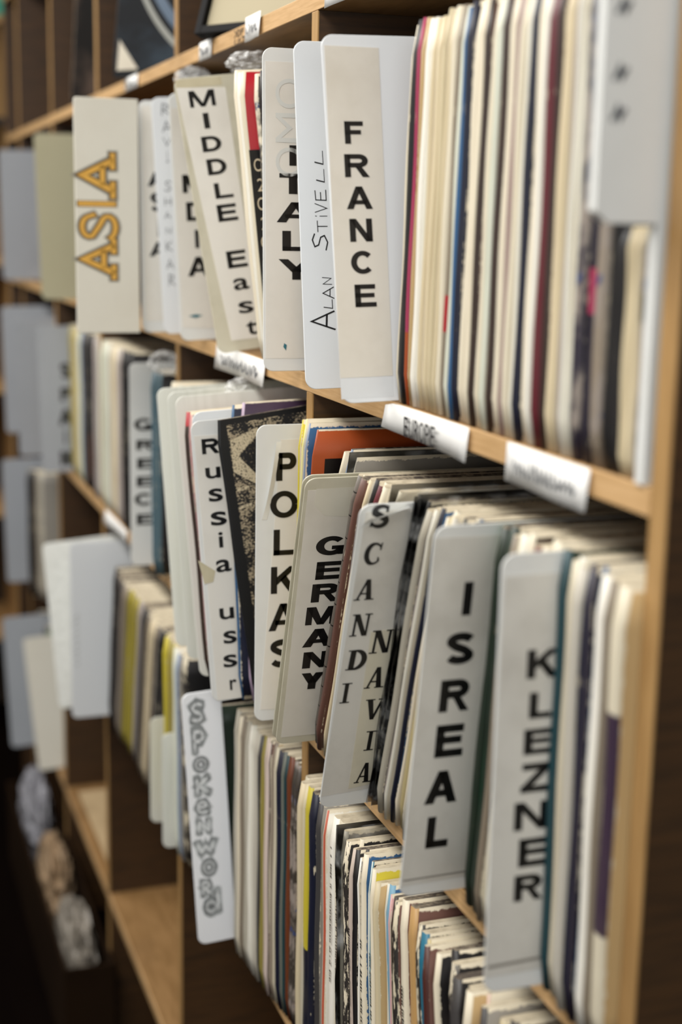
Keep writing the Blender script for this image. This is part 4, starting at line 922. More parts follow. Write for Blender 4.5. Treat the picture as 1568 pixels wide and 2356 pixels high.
def sleeve_mesh(T, H, W, rnd, puff=1.0):
    """a cardboard sleeve: rounded wavy spine edge, slightly puffed faces, softened corners"""
    nz = 12; V = []; F = []; FM = []
    prof = [(0.0, 0.0025), (0.0, 0.0), (1.0, 0.0), (1.0, 0.0025)]        # placeholder ring order
    ph = [rnd.uniform(0, 6.28) for _ in range(4)]
    ring = []
    for i in range(nz+1):
        f = i/nz; z = H*f
        corner = 0.004*(max(0, 1-f/0.03)**2 + max(0, (f-0.97)/0.03)**2)
        wob = 0.0004*math.sin(7*f+ph[0]) + 0.0003*math.sin(17*f+ph[1])
        thin = 1 - 0.12*(abs(2*f-1)**6) + 0.05*math.sin(9*f+ph[2])
        a0 = T/2 - T/2*thin + wob*0.5; a1 = T/2 + T/2*thin*0.985 + wob*0.5
        a0 = max(0.0, a0); a1 = min(T, a1); d = min(0.0022, (a1-a0)*0.3)
        e = 0.0006*math.sin(11*f+ph[3]) + corner
        row = [(a0, W-0.003, z), (a0, d*1.6+e, z), (a0+d*0.35, d*0.45+e, z), (a0+d, e, z), (a1-d, e, z), (a1-d*0.35, d*0.45+e, z), (a1, d*1.6+e, z), (a1, W-0.003, z)]
        ring.append(len(V)); V += row
    k = 8
    for i in range(nz):
        a, b = ring[i], ring[i+1]
        for j in range(k):
            j2 = (j+1) % k
            F.append((a+j, a+j2, b+j2, b+j)); FM.append({0: 1, 6: 1, 7: 2}.get(j, 0))
    F.append(tuple(ring[0]+j for j in reversed(range(k)))); FM.append(2)
    F.append(tuple(ring[nz]+j for j in range(k))); FM.append(2)
    return V, F, FM

def dashes(n, length, h, rnd, x):
    """illegible small print along a spine: short bars of uneven length"""
    V = []; F = []; z = 0
    while z < length:
        l = rnd.uniform(0.0015, 0.0035)
        if rnd.random() < 0.82:
            hh = h*rnd.uniform(0.7, 1.0); k = len(V)
            V += [(x-hh/2, 0, z), (x+hh/2, 0, z), (x+hh/2, 0, z+l*0.72), (x-hh/2, 0, z+l*0.72)]; F.append((k, k+1, k+2, k+3))
            if rnd.random() < 0.6:
                V += [(x-hh/2, 0, z+l*0.72), (x, 0, z+l*0.72), (x, 0, z+l), (x-hh/2, 0, z+l)]; k += 4; F.append((k, k+1, k+2, k+3))
        z += l + 0.0006
    return V, F

def record(it, bd, idx, label, group):
    rnd = random.Random(hash((bd['key'], idx)) & 0xffff if False else idx*131 + len(bd['key'])*17)
    T = max(0.0022, it['t']); hv = 0.008 if bd['key'].startswith('lower_n') or bd['key'] in ('isreal_klez', 'israel_side', 'lower_mid_near') else 0.003
    H = bd['H'] + it.get('h', 0) + rnd.uniform(-hv, min(hv, 0.003)); W = 0.315
    pl = it.get('pl'); ins = 0.0011 if pl else 0.0
    V, F, FM = sleeve_mesh(max(0.0012, T-2*ins), H, W-ins*2, rnd)
    if pl: V = [(a+ins, b_, c_+ins) for a, b_, c_ in V]
    dark = sum(lin(PAL[it['cv']])[:3]) < 0.25 and (it['sp'] in ('black', 'navy', 'dark_brown', 'violet_black', 'dark_green') or rnd.random() < 0.5)
    mats = [spine_mat(it['sp'], it.get('sp2'), it.get('pat')), cover_mat(it['cv'], 0.318), dark_edge if dark else paper_edge, paper_edge]
    o = mesh_obj('record_sleeve', V, F, mats, FM)
    for p in o.data.polygons: p.use_smooth = len(p.vertices) == 4
    al = math.radians(it['al']); be = math.radians(it.get('be', 0))
    y = it.get('y', bd['yf']) + (rnd.uniform(-bd['hj'], bd['hj']) if 'y' not in it else 0)
    lift = T*math.sin(al) if al > 0 else 0
    o.rotation_euler = (Matrix.Rotation(al, 3, 'Y') @ Matrix.Rotation(be, 3, 'X')).to_euler()
    o.location = (it['x'], y, ZROW[bd['row']] + lift + 0.0002)
    tag(o, label, 'record', group)
    if it.get('pl'):       # clear outer bag, open at the front and standing a little proud
        V2 = []; F2 = []
        n = 8
        for i in range(n+1):
            z = 0.0004 + (H+0.006)*i/n
            wv = 0.0012*math.sin(i*1.9+idx)
            V2 += [(0.0003, W-0.003, z), (0.0003+abs(wv)*0.2, -0.004+wv, z), (T-0.0003-abs(wv)*0.2, -0.004-wv, z), (T-0.0003, W-0.003, z)]
        for i in range(n):
            for j in range(3):
                a = 4*i+j; F2.append((a, a+1, a+5, a+4))
        mesh_obj('plastic_outer', V2, F2, clear_plastic(), None, o, True)
    if it.get('txt'):
        V2, F2 = dashes(0, 0.11 if T < 0.014 else 0.16, min(0.0042, T*0.45), rnd, T*0.5)
        sl = mesh_obj('spine_lettering', V2, F2, small_print, None, o); sl.location = (0, -0.0012, H*0.42)
    pic = it.get('pic')
    if pic == 'window':
        V2, F2 = rect(0.014, 0.03, W-0.02, H-0.031)
        mesh_obj('cover_print', [(T+0.0003, a, b) for a, b in V2], F2, simple('black_print', '#080707', 0.4), None, o)
    if pic == 'redblack':
        V2, F2 = rect(0.002, 0.002, W-0.01, H-0.086)
        mesh_obj('cover_print', [(T+0.0003, a, b) for a, b in V2], F2, simple('black_print', '#080707', 0.4), None, o)
        parts = []
        for k in range(5):
            zc = H-0.110-0.043*k
            parts.append((*glyph('C', 0.0), (0.006, 0.014, zc, zc+0.014))); parts.append((*glyph('2', 0.0), (0.004+0.004, 0.014+0.002, zc-0.022, zc-0.008)))
        letters_obj('cover_lettering', parts, T+0.0006, simple('cream_print', '#cdbda0', 0.5), o)
    return o

SPLITGROUP = {}
nrec = 0
for bd in BUNDLES:
    cnt = 0
    for i, it in enumerate(bd['items']):
        color = WORD[it['sp']]
        if 'sp2' in it and it['sp2'] not in ('rust',): color = color + ' and ' + WORD[it['sp2'].rstrip('2')]
        plain = 'plastic-covered ' if it.get('pl') else ''
        group = 'records standing right of %s' % bd['anchor']
        lab = '%s%s record, %s spine right of %s, %s' % (plain, color, ORD[cnt], bd['anchor'], bd['rown'])
        if bd['key'] == 'lower_near': lab = '%s%s record, %s spine right of %s, %s' % (plain, color, ORD[max(0, cnt-1)], bd['anchor'], bd['rown'])
        lab = it.get('lab', lab)
        cnt += 1
        record(it, bd, i, lab[0:200], group)
        nrec += 1

# ------------------------------------------------------------------ divider cards
def card_mesh(T, H, W, r=0.011):
    """stiff plastic divider, rounded at its two front corners, slightly rounded rim"""
    pts = []
    for i in range(9):
        a = math.pi + (math.pi/2)*i/8
        pts.append((r + r*math.cos(a), r + r*math.sin(a)))
    pts += [(W, 0.0), (W, H)]
    for i in range(9):
        a = math.pi/2 + (math.pi/2)*i/8
        pts.append((r + r*math.cos(a), H - r + r*math.sin(a)))
    n = len(pts); V = []; F = []
    c = T*0.25
    loops = [(0.0, c), (c, 0.0), (T-c, 0.0), (T, c)]
    cy, cz = W/2, H/2
    for x, ins in loops:
        for y, z in pts:
            V.append((x, y + (ins if y < cy else -ins), z + (ins if z < cz else -ins)))
    for l in range(3):
        for j in range(n):
            j2 = (j+1) % n; F.append((l*n+j, l*n+j2, (l+1)*n+j2, (l+1)*n+j))
    F.append(tuple(reversed(range(n)))); F.append(tuple(3*n+j for j in range(n)))
    return V, F

plastic_white = simple('white_card_plastic', '#dcdcd8', 0.38, 0.16, '#a7a59c', 9)
plastic_plain = simple('clean_white_plastic', '#dfe1e2', 0.42, 0.06, '#b9bcc0', 6)
plastic_old = simple('aged_card_plastic', '#c6c0ab', 0.4, 0.4, '#989074', 14)
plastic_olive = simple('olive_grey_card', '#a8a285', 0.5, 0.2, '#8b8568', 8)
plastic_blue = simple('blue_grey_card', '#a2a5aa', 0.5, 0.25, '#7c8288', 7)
plastic_green = simple('pale_green_white_card', '#dadad0', 0.45, 0.3, '#b9baac', 10, (1, 9, 0.6))
plastic_cream = simple('cream_board_card', '#d3cec0', 0.6, 0.12, '#b0a68f', 10)
bumpy_w = simple('dimpled_white_card', '#f3f3ec', 0.5, 0.2, '#bfc0b4', 70, bump=0.9)
label_paper = simple('yellowed_label_paper', '#d9d3c7', 0.55, 0.3, '#b3a996', 12)
label_white = simple('white_label_paper', '#dfdad0', 0.5, 0.25, '#b5aea0', 12)
label_grey = simple('greyed_label_paper', '#d0ccc3', 0.5, 0.35, '#9b958a', 14)
tape = simple('old_tape', '#c6bc9f', 0.25, 0.4, '#a3987a', 20)

CINFO = {
 'france': ('white plastic divider card lettered FRANCE on a yellowed paper strip', plastic_plain, label_paper),
 'handwritten': ('blank white divider card with a handwritten name, behind the FRANCE divider', plastic_plain, None),
 'italy': ('worn creased divider card lettered ITALY beside the handwritten white card', plastic_white, label_white),
 'middle_east': ('tilted yellowed divider card lettered MIDDLE East on the upper shelf', plastic_old, label_white),
 'india': ('greyish divider card lettered INDIA half hidden behind the MIDDLE East card', plastic_white, label_white),
 'sitar': ('narrow white divider card with faint upright handwriting, left of the INDIA card', plastic_plain, None),
 'asia_small': ('divider card with small black ASIA letters half hidden behind handwritten card', plastic_white, label_white),
 'asia': ('big plain cream board sign with gold outlined sideways ASIA letters', plastic_cream, None),
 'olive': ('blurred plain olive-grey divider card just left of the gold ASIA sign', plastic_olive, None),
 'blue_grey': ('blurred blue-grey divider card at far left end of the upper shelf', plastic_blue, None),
 'klezner': ('large white divider card lettered KLEZNER nearest to the end post', plastic_white, label_grey),
 'isreal': ('leaning white divider card lettered ISREAL on the middle shelf', plastic_white, label_grey),
 'scandinavia': ('leaning divider card with two columns of italic letters reading SCANDINAVIA', plastic_white, label_grey),
 'germany_back': ('plain divider card showing as rim directly behind the GERMANY card', plastic_old, None),
 'germany': ('yellowed leaning divider card lettered GERMANY in wide black capitals', plastic_old, label_paper),
 'polkas': ('white divider card lettered POLKAS with a peeling label edge', plastic_white, label_white),
 'russia': ('divider card lettered Russia ussr with a torn label, left of woodcut record', plastic_white, label_white),
 'white_a': ('leftmost of the plain white dividers bundled left of the Russia card', plastic_green, None),
 'white_b': ('middle of the plain white dividers bundled left of the Russia card', plastic_green, None),
 'white_c': ('rightmost of the plain white dividers bundled left of the Russia card', plastic_green, None),
 'white_d': ('taller plain white divider card standing just behind the Russia card', plastic_plain, None),
 'greece': ('blurred grey divider card lettered GREECE on the middle shelf', plastic_white, label_grey),
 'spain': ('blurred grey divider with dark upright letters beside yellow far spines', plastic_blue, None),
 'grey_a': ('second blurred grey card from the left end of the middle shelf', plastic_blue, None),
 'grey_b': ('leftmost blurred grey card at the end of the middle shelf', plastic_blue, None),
 'bumpy': ('bright white dimpled divider card hanging out over the empty bottom bay', bumpy_w, None),
 'grey_white': ('grey-white divider card with faint grey writing beside the dimpled card', plastic_plain, None),
 'spoken': ('long white sign with grey bubble letters reading Spoken word', simple('bright_sign_card', '#f1f2f4', 0.5, 0.05, '#d0d2d5', 8), None),
 'pale_small_a': ('short pale green-grey divider, upper of two above the empty bottom bay', plastic_green, None),
 'pale_small_b': ('short pale green-grey divider, lower of two above the empty bottom bay', plastic_green, None),
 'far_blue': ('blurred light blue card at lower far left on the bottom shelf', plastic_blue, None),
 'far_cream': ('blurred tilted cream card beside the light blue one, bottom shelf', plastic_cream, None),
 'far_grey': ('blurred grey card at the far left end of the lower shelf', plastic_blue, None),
 'woodcut': ('black record sleeve with cream woodcut print, tilted right of the Russia card', None, None),
}
def poly_on(name, pts, x, mat, parent, thick=0.0):
    """paper patch lying on the +X face, with real thickness"""
    n = len(pts)
    V = [(x, a, b) for a, b in pts]; F = [tuple(range(n))]
    # make it counter clockwise seen from +X
    A = sum(pts[i][0]*pts[(i+1) % n][1] - pts[(i+1) % n][0]*pts[i][1] for i in range(n))
    if A < 0: V.reverse()
    if thick:
        V2 = [(x+thick, v[1], v[2]) for v in V]
        k = len(V); V = V + V2; F = [tuple(range(k, 2*k)), tuple(reversed(range(k)))] + [(i, (i+1) % k, k+(i+1) % k, k+i) for i in range(k)]
    return mesh_obj(name, V, F, mat, None, parent)

for key, c in CARDS.items():
    lab, mat, lmat = CINFO[key]
    T = 0.0016; W = c['W']; H = c['H']
    if key == 'asia': W = 0.089; T = 0.003
    if key == 'middle_east': W = 0.19
    if key == 'spoken': W = 0.052; T = 0.002
    al = math.radians(c['al']); be = math.radians(c['be'])
    if key == 'woodcut':
        rnd = random.Random(5); T = 0.005
        V, F, FM = sleeve_mesh(T, H, 0.19, rnd)
        o = mesh_obj('record_sleeve', V, F, [simple('black_print', '#080707', 0.4), simple('black_print', '#080707', 0.4), dark_edge, paper_edge], FM)
    else:
        V, F = card_mesh(T, H, W, 0.0045 if key in ('asia',) else 0.011)
        o = mesh_obj('divider_card' if key not in ('asia', 'spoken') else 'hanging_sign', V, F, mat)
    o.rotation_euler = (Matrix.Rotation(al, 3, 'Y') @ Matrix.Rotation(be, 3, 'X')).to_euler()
    loc = Vector(c['loc']); R = o.rotation_euler.to_matrix()
    o.location = loc - R @ Vector((T, 0, 0)) + Vector((0, 0, 0.0007))        # the lettered face sits on the measured plane
    if o.location.z < ZROW[c['row']] - 0.02: pass
    tag(o, lab, 'record' if key == 'woodcut' else ('sign' if key in ('asia', 'spoken') else 'divider'), None if key == 'woodcut' else 'divider cards between the records')
    st = c['strips']; L = c['letters']
    if key == 'woodcut':
        hatch, nt, b = new_mat('woodcut_hatch')
        n1 = noise(nt, 520, 2, (1, 0.7, 1.2)); n2 = noise(nt, 60, 2, (1, 1, 1))
        f = ramp(nt, math_n(nt, 'ADD', n1, math_n(nt, 'MULTIPLY', math_n(nt, 'SUBTRACT', n2, 0.5), 0.6)), 0.53, 0.58)
        nt.links.new(mix(nt, f, lin('#100d0c'), lin('#a8987c')), b.inputs['Base Color'])
        band, nt, b = new_mat('woodcut_band')
        n1 = noise(nt, 600, 2); nt.links.new(mix(nt, ramp(nt, n1, 0.56, 0.62), lin('#c8b898'), lin('#4a4136')), b.inputs['Base Color'])
        s3 = st[3]
        poly_on('cover_print', [(s3[0][0], H-0.006), (0.18, H-0.006), (0.18, 0.01), (s3[0][0]+0.002, 0.01)], T+0.0003, hatch, o)
        poly_on('cover_print', st[0], T+0.0006, band, o)
        poly_on('cover_print', st[1], T+0.0006, band, o); poly_on('cover_print', st[2], T+0.0006, band, o)
        tri = [(st[0][3][0]+0.001, st[0][3][1]), (st[0][2][0]+0.012, st[0][2][1]+0.006), (st[0][4][0]+0.012, st[0][4][1]-0.012)]
        dk, nt, b = new_mat('woodcut_dark'); n1 = noise(nt, 520, 2)
        nt.links.new(mix(nt, ramp(nt, n1, 0.62, 0.68), lin('#0f0c0b'), lin('#8a7b64')), b.inputs['Base Color'])
        poly_on('cover_print', tri, T+0.0005, dk, o)
        continue
    x1 = T + 0.0003
    if key in ('france', 'italy', 'middle_east', 'india', 'klezner', 'isreal', 'scandinavia', 'germany', 'polkas', 'russia', 'asia_small'):
        q = [list(p) for p in st[0]]
        if key in ('italy', 'polkas', 'india', 'russia', 'asia_small', 'germany', 'scandinavia'):          # strip runs on behind the neighbour
            q[1][0] += (0.008 if key == 'scandinavia' else 0.03); q[2][0] += (0.008 if key == 'scandinavia' else 0.03)
        if key == 'russia': q[1][0] += 0.01
        if key in ('isreal', 'klezner'): q[1][0] += 0.016; q[2][0] += 0.016
        poly_on('paper_label', q, T, lmat, o, 0.0003); x1 = T + 0.0006
    if key == 'scandinavia':
        q = [list(p) for p in st[1]]; q[1][0] += 0.006; q[2][0] += 0.006
        poly_on('paper_label', q, T+0.0003, simple('second_label_paper', '#cfc8b3', 0.5, 0.35, '#9b9178', 14), o, 0.0002); x1 = T + 0.0008
        # lifted top corner of the clear film curling forward
        V2 = []; F2 = []; n = 8; s0, t1 = 0.001, H-0.001
        for i in range(n+1):
            a = i/n; lift = 0.012*a*a
            V2 += [(T+0.0004+lift, 0.003+0.02*a*0.3, t1-0.022+0.016*a), (T+0.0004+lift*0.5, 0.043, t1-0.004+0.004*a)]
        for i in range(n): F2.append((2*i, 2*i+1, 2*i+3, 2*i+2))
        mesh_obj('curled_film', V2, F2, simple('milky_film', '#e6e6e2', 0.18, 0.1, '#c0c0ba', 20), None, o, True)
    if key == 'polkas':
        V2 = []; F2 = []; n = 10
        t0, t1 = st[1][2][1], st[1][0][1]; s0, s1 = st[1][2][0], st[1][0][0]
        for i in range(n+1):
            a = i/n; lift = 0.0032*math.sin(math.pi*a)
            s = s0+(s1-s0)*a**0.8; t = t0+(t1-t0)*a
            V2 += [(T+0.0003, s+0.003, t), (T+0.0006+lift, s-0.003, t)]
        for i in range(n): F2.append((2*i, 2*i+1, 2*i+3, 2*i+2))
        mesh_obj('curled_label_edge', V2, F2, simple('white_curl', '#ecebe4', 0.4), None, o, True)
    if key == 'germany':
        poly_on('tape_patch', [st[1][0], (st[1][1][0]+0.01, st[1][1][1]), (st[1][2][0]+0.004, st[1][2][1]), (st[1][3][0]+0.012, st[1][3][1]-0.012), st[1][3]], T+0.0003, simple('pale_tape_patch', '#d3cebe', 0.25, 0.15, '#b5ad98', 25), o, 0.0001)
    if key == 'russia':
        poly_on('label_tear', st[1], T+0.0003, tape, o, 0.0003)
    if key == 'middle_east':
        poly_on('tape_patch', [(0.002, H-0.012), (0.06, H-0.012), (0.06, H-0.002), (0.002, H-0.002)], T, tape, o, 0.0002)
    if key == 'france':
        poly_on('tape_patch', [(st[0][3][0], 0.004), (st[0][2][0], 0.004), (st[0][2][0], st[0][2][1]), (st[0][3][0], st[0][3][1])], T, simple('clear_tape', '#d9dbdc', 0.2, 0.1, '#b4b6b8', 20), o, 0.0001)
    if key == 'klezner':
        poly_on('label_crease', [(0.002, 0.020), (0.075, 0.022), (0.075, 0.0245), (0.002, 0.0225)], x1, simple('crease_grime', '#8a847b', 0.6), o)
    if key == 'isreal':
        poly_on('label_crease', [(0.002, 0.0155), (0.06, 0.0165), (0.06, 0.018), (0.002, 0.017)], x1, simple('crease_grime', '#8a847b', 0.6), o)
    if not L:
        if key == 'grey_white':
            rnd = random.Random(3)
            parts = []
            for k in range(9): parts.append((*ribbon([(0, rnd.random()), (.5, rnd.random()), (1, rnd.random())], .2), (0.008, 0.014, H*0.3+k*0.012, H*0.3+k*0.012+0.008)))
            letters_obj('handwriting', parts, T+0.0003, simple('pale_grey_ink', '#97988f', 0.5), o)
        continue
    if key == 'asia':
        def lay(extra, dx, m, nm):
            parts = []
            for ch, s0, s1, t0, t1 in L:
                st_, wd = SLAB[ch]
                asp = (t1-t0)/max(1e-6, (s1-s0))
                vs, fs = merge([ribbon(p, (wd+extra)) for p in st_])
                parts.append((vs, fs, (s0, s1, t0, t1)))
            return letters_obj(nm, parts, dx, m, o, True)
        lay(0.15, T+0.0002, simple('grey_letter_halo', '#8f8b7e', 0.6), 'letter_halo')
        lay(0.06, T+0.0004, simple('brown_letter_outline', '#4c3a1c', 0.6), 'letter_outline')
        lay(-0.02, T+0.0006, simple('gold_lettering', '#d3a040', 0.5, 0.3, '#b07b22', 40), 'lettering')
        continue
    if key == 'handwritten':
        parts = []
        for ch, s0, s1, t0, t1 in L:
            vs, fs = merge([ribbon(p, 0.085 if ch not in 'i' else 0.12) for p in HAND[ch]])
            parts.append((vs, fs, (s0, s1, t0, t1)))
        letters_obj('handwriting', parts[:4], T+0.0002, ink, o, True); letters_obj('handwriting', parts[4:], T+0.0002, ink, o, True); continue
    if key == 'sitar':
        parts = []
        for ch, s0, s1, t0, t1 in L:
            vs, fs = merge([ribbon(p, 0.10) for p in HAND[ch]])
            parts.append((vs, fs, (s0, s1, t0, t1)))
        letters_obj('handwriting', parts[:4], T+0.0002, grey_ink, o); letters_obj('handwriting', parts[4:], T+0.0002, grey_ink, o); continue
    if key == 'spoken':
        big = []; small = []
        def blob(paths, wd, asp):
            parts = []
            for p in paths:
                parts.append(ribbon(p, wd))
                for q in p:
                    n_ = 12; parts.append(([(q[0]+wd/2*math.cos(6.283*i/n_), q[1]+wd/2*math.sin(6.283*i/n_)) for i in range(n_)], [tuple(range(n_))]))
            return merge(parts)
        for ch, s0, s1, t0, t1 in L:
            big.append((*blob(BUB[ch], 0.40, 1), (s0, s1, t0-0.0004, t1+0.0004)))
            small.append((*blob(BUB[ch], 0.11, 1), (s0, s1, t0, t1)))
        letters_obj('bubble_lettering', big, T+0.0002, simple('grey_bubble_print', '#b9bdbd', 0.6, 0.25, '#d3d6d5', 60), o)
        letters_obj('letter_core', small, T+0.0005, simple('white_letter_core', '#e8eaea', 0.6, 0.4, '#a6abab', 150), o); continue
    if key == 'scandinavia':
        for part in (L[:6], L[6:]): letters_obj('lettering', [(*serif(ch), (s0, s1, t0, t1)) for ch, s0, s1, t0, t1 in part], x1, ink, o)
        continue
    wl = [l[2]-l[1] for l in L if l[0] not in 'Iirt']; wav = sum(wl)/len(wl)
    SW = {'isreal': 0.30, 'klezner': 0.29, 'germany': 0.29, 'italy': 0.27, 'polkas': 0.25, 'russia': 0.27, 'greece': 0.3, 'spain': 0.34}
    m = ink if key not in ('spain', 'greece') else simple('faded_ink', '#33322f', 0.5)
    for part in ((L[:6], L[6:]) if key in ('middle_east', 'russia') else (L,)): letters_obj('lettering', [(*sans(ch, min(0.42, SW.get(key, 0.26)*wav/(s1-s0)), SW.get(key, 0.26)*0.78), (s0, s1, t0, t1)) for ch, s0, s1, t0, t1 in part], x1, m, o)
    if key == 'italy':      # faint show-through writing on the upper half
        parts = [(*glyph(ch, 0.0), (0.014, 0.044, z0, z0+0.03)) for ch, z0 in (('O', 0.205), ('M', 0.24), ('O', 0.275))]
        letters_obj('ghost_lettering', parts, x1, simple('ghost_ink', '#cfcfc9', 0.55), o, True)
        poly_on('ink_spot', [(0.022, 0.026), (0.025, 0.022), (0.026, 0.028), (0.023, 0.030)], x1, simple('teal_ink', '#2c6b78', 0.5), o)
    if key == 'india':
        poly_on('ink_spot', [(0.012, 0.033), (0.022, 0.030), (0.032, 0.033), (0.022, 0.035)], x1, simple('teal_ink', '#2c6b78', 0.5), o)

# white corner card by the end post: a full sleeve edge with a taped paper flag above
def flag():
    x = -0.772
    V = [(x, a, b) for a, b in [(-0.002, 1.5446), (0.31, 1.5446), (0.31, 1.89), (-0.045, 1.89), (-0.045, 1.7115), (-0.036, 1.7045), (-0.002, 1.7045)]]
    V2 = [(x+0.009, v[1], v[2]) for v in V]; n = len(V)
    F = [tuple(range(n)), tuple(reversed(range(n, 2*n)))] + [(i, n+i, n+(i+1) % n, (i+1) % n) for i in range(n)]
    o = mesh_obj('divider_card', V+V2, F, plastic_white)
    tag(o, 'thick white notched divider card squeezed against the near end post', 'divider', 'divider cards between the records')
    parts = []; rnd = random.Random(11)
    for z in (1.895, 1.855, 1.822, 1.785, 1.762):
        parts.append((*ribbon([(0, .2), (.4, .9), (.6, .3), (1, .8)], .3), (-0.037, -0.029, z, z+0.010)))
    for p_ in parts: letters_obj('handwriting', [p_], x+0.0094, grey_ink, o)
    return o
flag()

# ------------------------------------------------------------------ shelf tags
tag_paper = simple('tag_paper', '#e6e4e0', 0.5, 0.2, '#bdb9b2', 18)
def shelf_tag(x0, x1, zt, zb, y, label, text=None, cat='shelf label', curl=0.004, skew=0.0, marks=0, tear=False):
    n = 10; V = []; F = []
    for i in range(n+1):
        a = i/n; x = x0+(x1-x0)*a
        drop = zb + skew*(1-a)
        wv = curl*(0.5+0.5*math.sin(a*5.0+x0*9))
        top = zt - (0.004*max(0, 1-a*8) if tear else 0)
        V += [(x, y-0.0012-wv*0.15, top), (x, y-0.0015-wv*0.5, (top+drop)/2), (x, y-0.0015-wv, drop)]
    for i in range(n):
        for j in range(2):
            a = 3*i+j; F.append((a, a+1, a+4, a+3))
    xr = (x0+x1)/2
    V = [(v[0]-xr, v[1], v[2]-zt) for v in V]
    o = mesh_obj('shelf_label', V, F, tag_paper, None, None, True)
    md = o.modifiers.new('paper_thickness', 'SOLIDIFY'); md.thickness = 0.0003
    o.location = (xr, 0, zt)
    tag(o, label, cat, 'paper labels taped along the shelf edges')
    w_ = x1-x0; h = zt-zb
    if text:
        parts = []; nlet = len(text); a0, a1 = text_span = (0.29, 0.68)
        cw = (a1-a0)*w_/nlet
        V2 = []; F2 = []
        for i, ch in enumerate(text):
            vs, fs = glyph(ch, 0.004); k = len(V2)
            xx = -w_/2 + a0*w_ + cw*i
            for a, b in vs: V2.append((xx+a*cw*0.84, y-0.0022-curl*0.62, -h*0.90+b*h*0.62))
            F2 += [tuple(j+k for j in f) for f in fs]
        mesh_obj('lettering', V2, F2, simple('label_ink', '#2d2b2c', 0.5), None, o)
    if marks:
        rnd = random.Random(int(abs(x0)*1000)); V2 = []; F2 = []
        for i in range(marks):
            xx = -w_*0.36 + w_*0.76*i/marks
            hh = h*rnd.uniform(0.25, 0.42)
            vs, fs = ribbon([(0, rnd.random()), (.3, 1), (.5, 0), (1, rnd.random())], .22); k = len(V2)
            for a, b in vs: V2.append((xx+a*w_*0.6/marks, y-0.0022-curl*0.6, -h*0.72+b*hh))
            F2 += [tuple(j+k for j in f) for f in fs]
        mesh_obj('handwriting', V2, F2, grey_ink, None, o)
    return o
shelf_tag(-1.2084, -1.0238, 1.5445, 1.5165, -0.001, 'long white paper label reading EUROPE taped below the upper records', 'EUROPE', skew=0.004, tear=True)
shelf_tag(-0.955, -0.828, 1.5440, 1.5145, -0.001, 'blurred white paper label nearest the end post on the upper shelf', marks=14)
shelf_tag(-1.83, -1.60, 1.5440, 1.513, -0.001, 'crumpled white label below the MIDDLE East divider', marks=9)
shelf_tag(-2.4445, -2.343, 1.9330, 1.9125, -0.001, 'small white tag leftmost on the topmost board edge', marks=2, curl=0.001)
shelf_tag(-1.9244, -1.8609, 1.9335, 1.9105, -0.001, 'small white tag second from left on the topmost board edge', marks=2, curl=0.001)
shelf_tag(-1.6963, -1.631, 1.9380, 1.9100, -0.001, 'folded white tag with dark numbers on the topmost board edge', marks=4, curl=0.003)
shelf_tag(-1.402, -1.33, 1.9330, 1.9105, -0.001, 'white tag cut by the upper picture edge on topmost board', curl=0.001)
shelf_tag(-2.69, -2.48, 1.1560, 1.132, -0.001, 'blurred crumpled white label below the far middle records', curl=0.006)
V2, F2 = merge([(( [(-1.7534+a*0.02, b*0.008+1.9215) for a, b in ribbon(p, .16)[0]]), ribbon(p, .16)[1]) for p in [[(0, 1), (.5, .6), (0, 0)], [(.7, 0), (.7, 1), (1.2, .8), (1.2, .1), (.7, 0)], [(1.6, 0), (1.5, .9), (2.1, .8)], [(1.6, .5), (2, .5)]]])
V3, F3 = merge([(( [(-1.7534+a*0.02, b*0.007+1.9120) for a, b in ribbon(p, .16)[0]]), ribbon(p, .16)[1]) for p in [[(.2, 1), (0, .5), (.4, 0), (.6, .3)], [(.9, 0), (.8, .8), (1.3, .9), (1.3, 0), (.9, 0)], [(1.6, 1), (2.2, 1), (1.8, 0)]]])
V, F = merge([(V2, F2), (V3, F3)])
om = mesh_obj('inked_number', [(x, -0.0004, z) for x, z in V], F, simple('pen_on_wood', '#3b2b1c', 0.6)); on_shelf(om)

# ------------------------------------------------------------------ crumpled clear plastic above the upper records
def crumple(name, label, x, y, z, sx, sy, sz, seed, mat=None, cat='plastic bag', sub=3):
    bm = bmesh.new(); bmesh.ops.create_icosphere(bm, subdivisions=sub, radius=1.0)
    rnd = random.Random(seed)
    dirs = [Vector((rnd.uniform(-1, 1), rnd.uniform(-1, 1), rnd.uniform(-1, 1))).normalized() for _ in range(22)]
    for v in bm.verts:
        d = max(abs(v.co.dot(k)) for k in dirs)
        r = 0.72 + 0.5*(d-0.8) + rnd.uniform(-0.10, 0.10)
        v.co = Vector((v.co.x*sx*r, v.co.y*sy*r, v.co.z*sz*r))
    zmin = min(v.co.z for v in bm.verts)
    for v in bm.verts: v.co.z -= zmin
    o = bm_obj(name, bm, mat or milky(), None, False)
    o.location = (x, y, z); tag(o, label, cat); return o
crumple('plastic_film', 'crumpled clear plastic film on top behind the MIDDLE East divider', -1.685, 0.01, 1.871, 0.055, 0.045, 0.017, 4, sub=4)
crumple('plastic_film', 'crinkled clear plastic sticking up above the narrow handwritten card', -1.95, -0.005, 1.8725, 0.018, 0.03, 0.02, 9, sub=4)
crumple('plastic_film', 'wisp of clear plastic standing above the purple record', -1.70, 0.00, 1.482, 0.02, 0.03, 0.020, 12, sub=4)
crumple('plastic_film', 'shiny clear plastic wisp beside the far upright above GREECE', -2.12, -0.01, 1.473, 0.03, 0.03, 0.022, 15, sub=4)

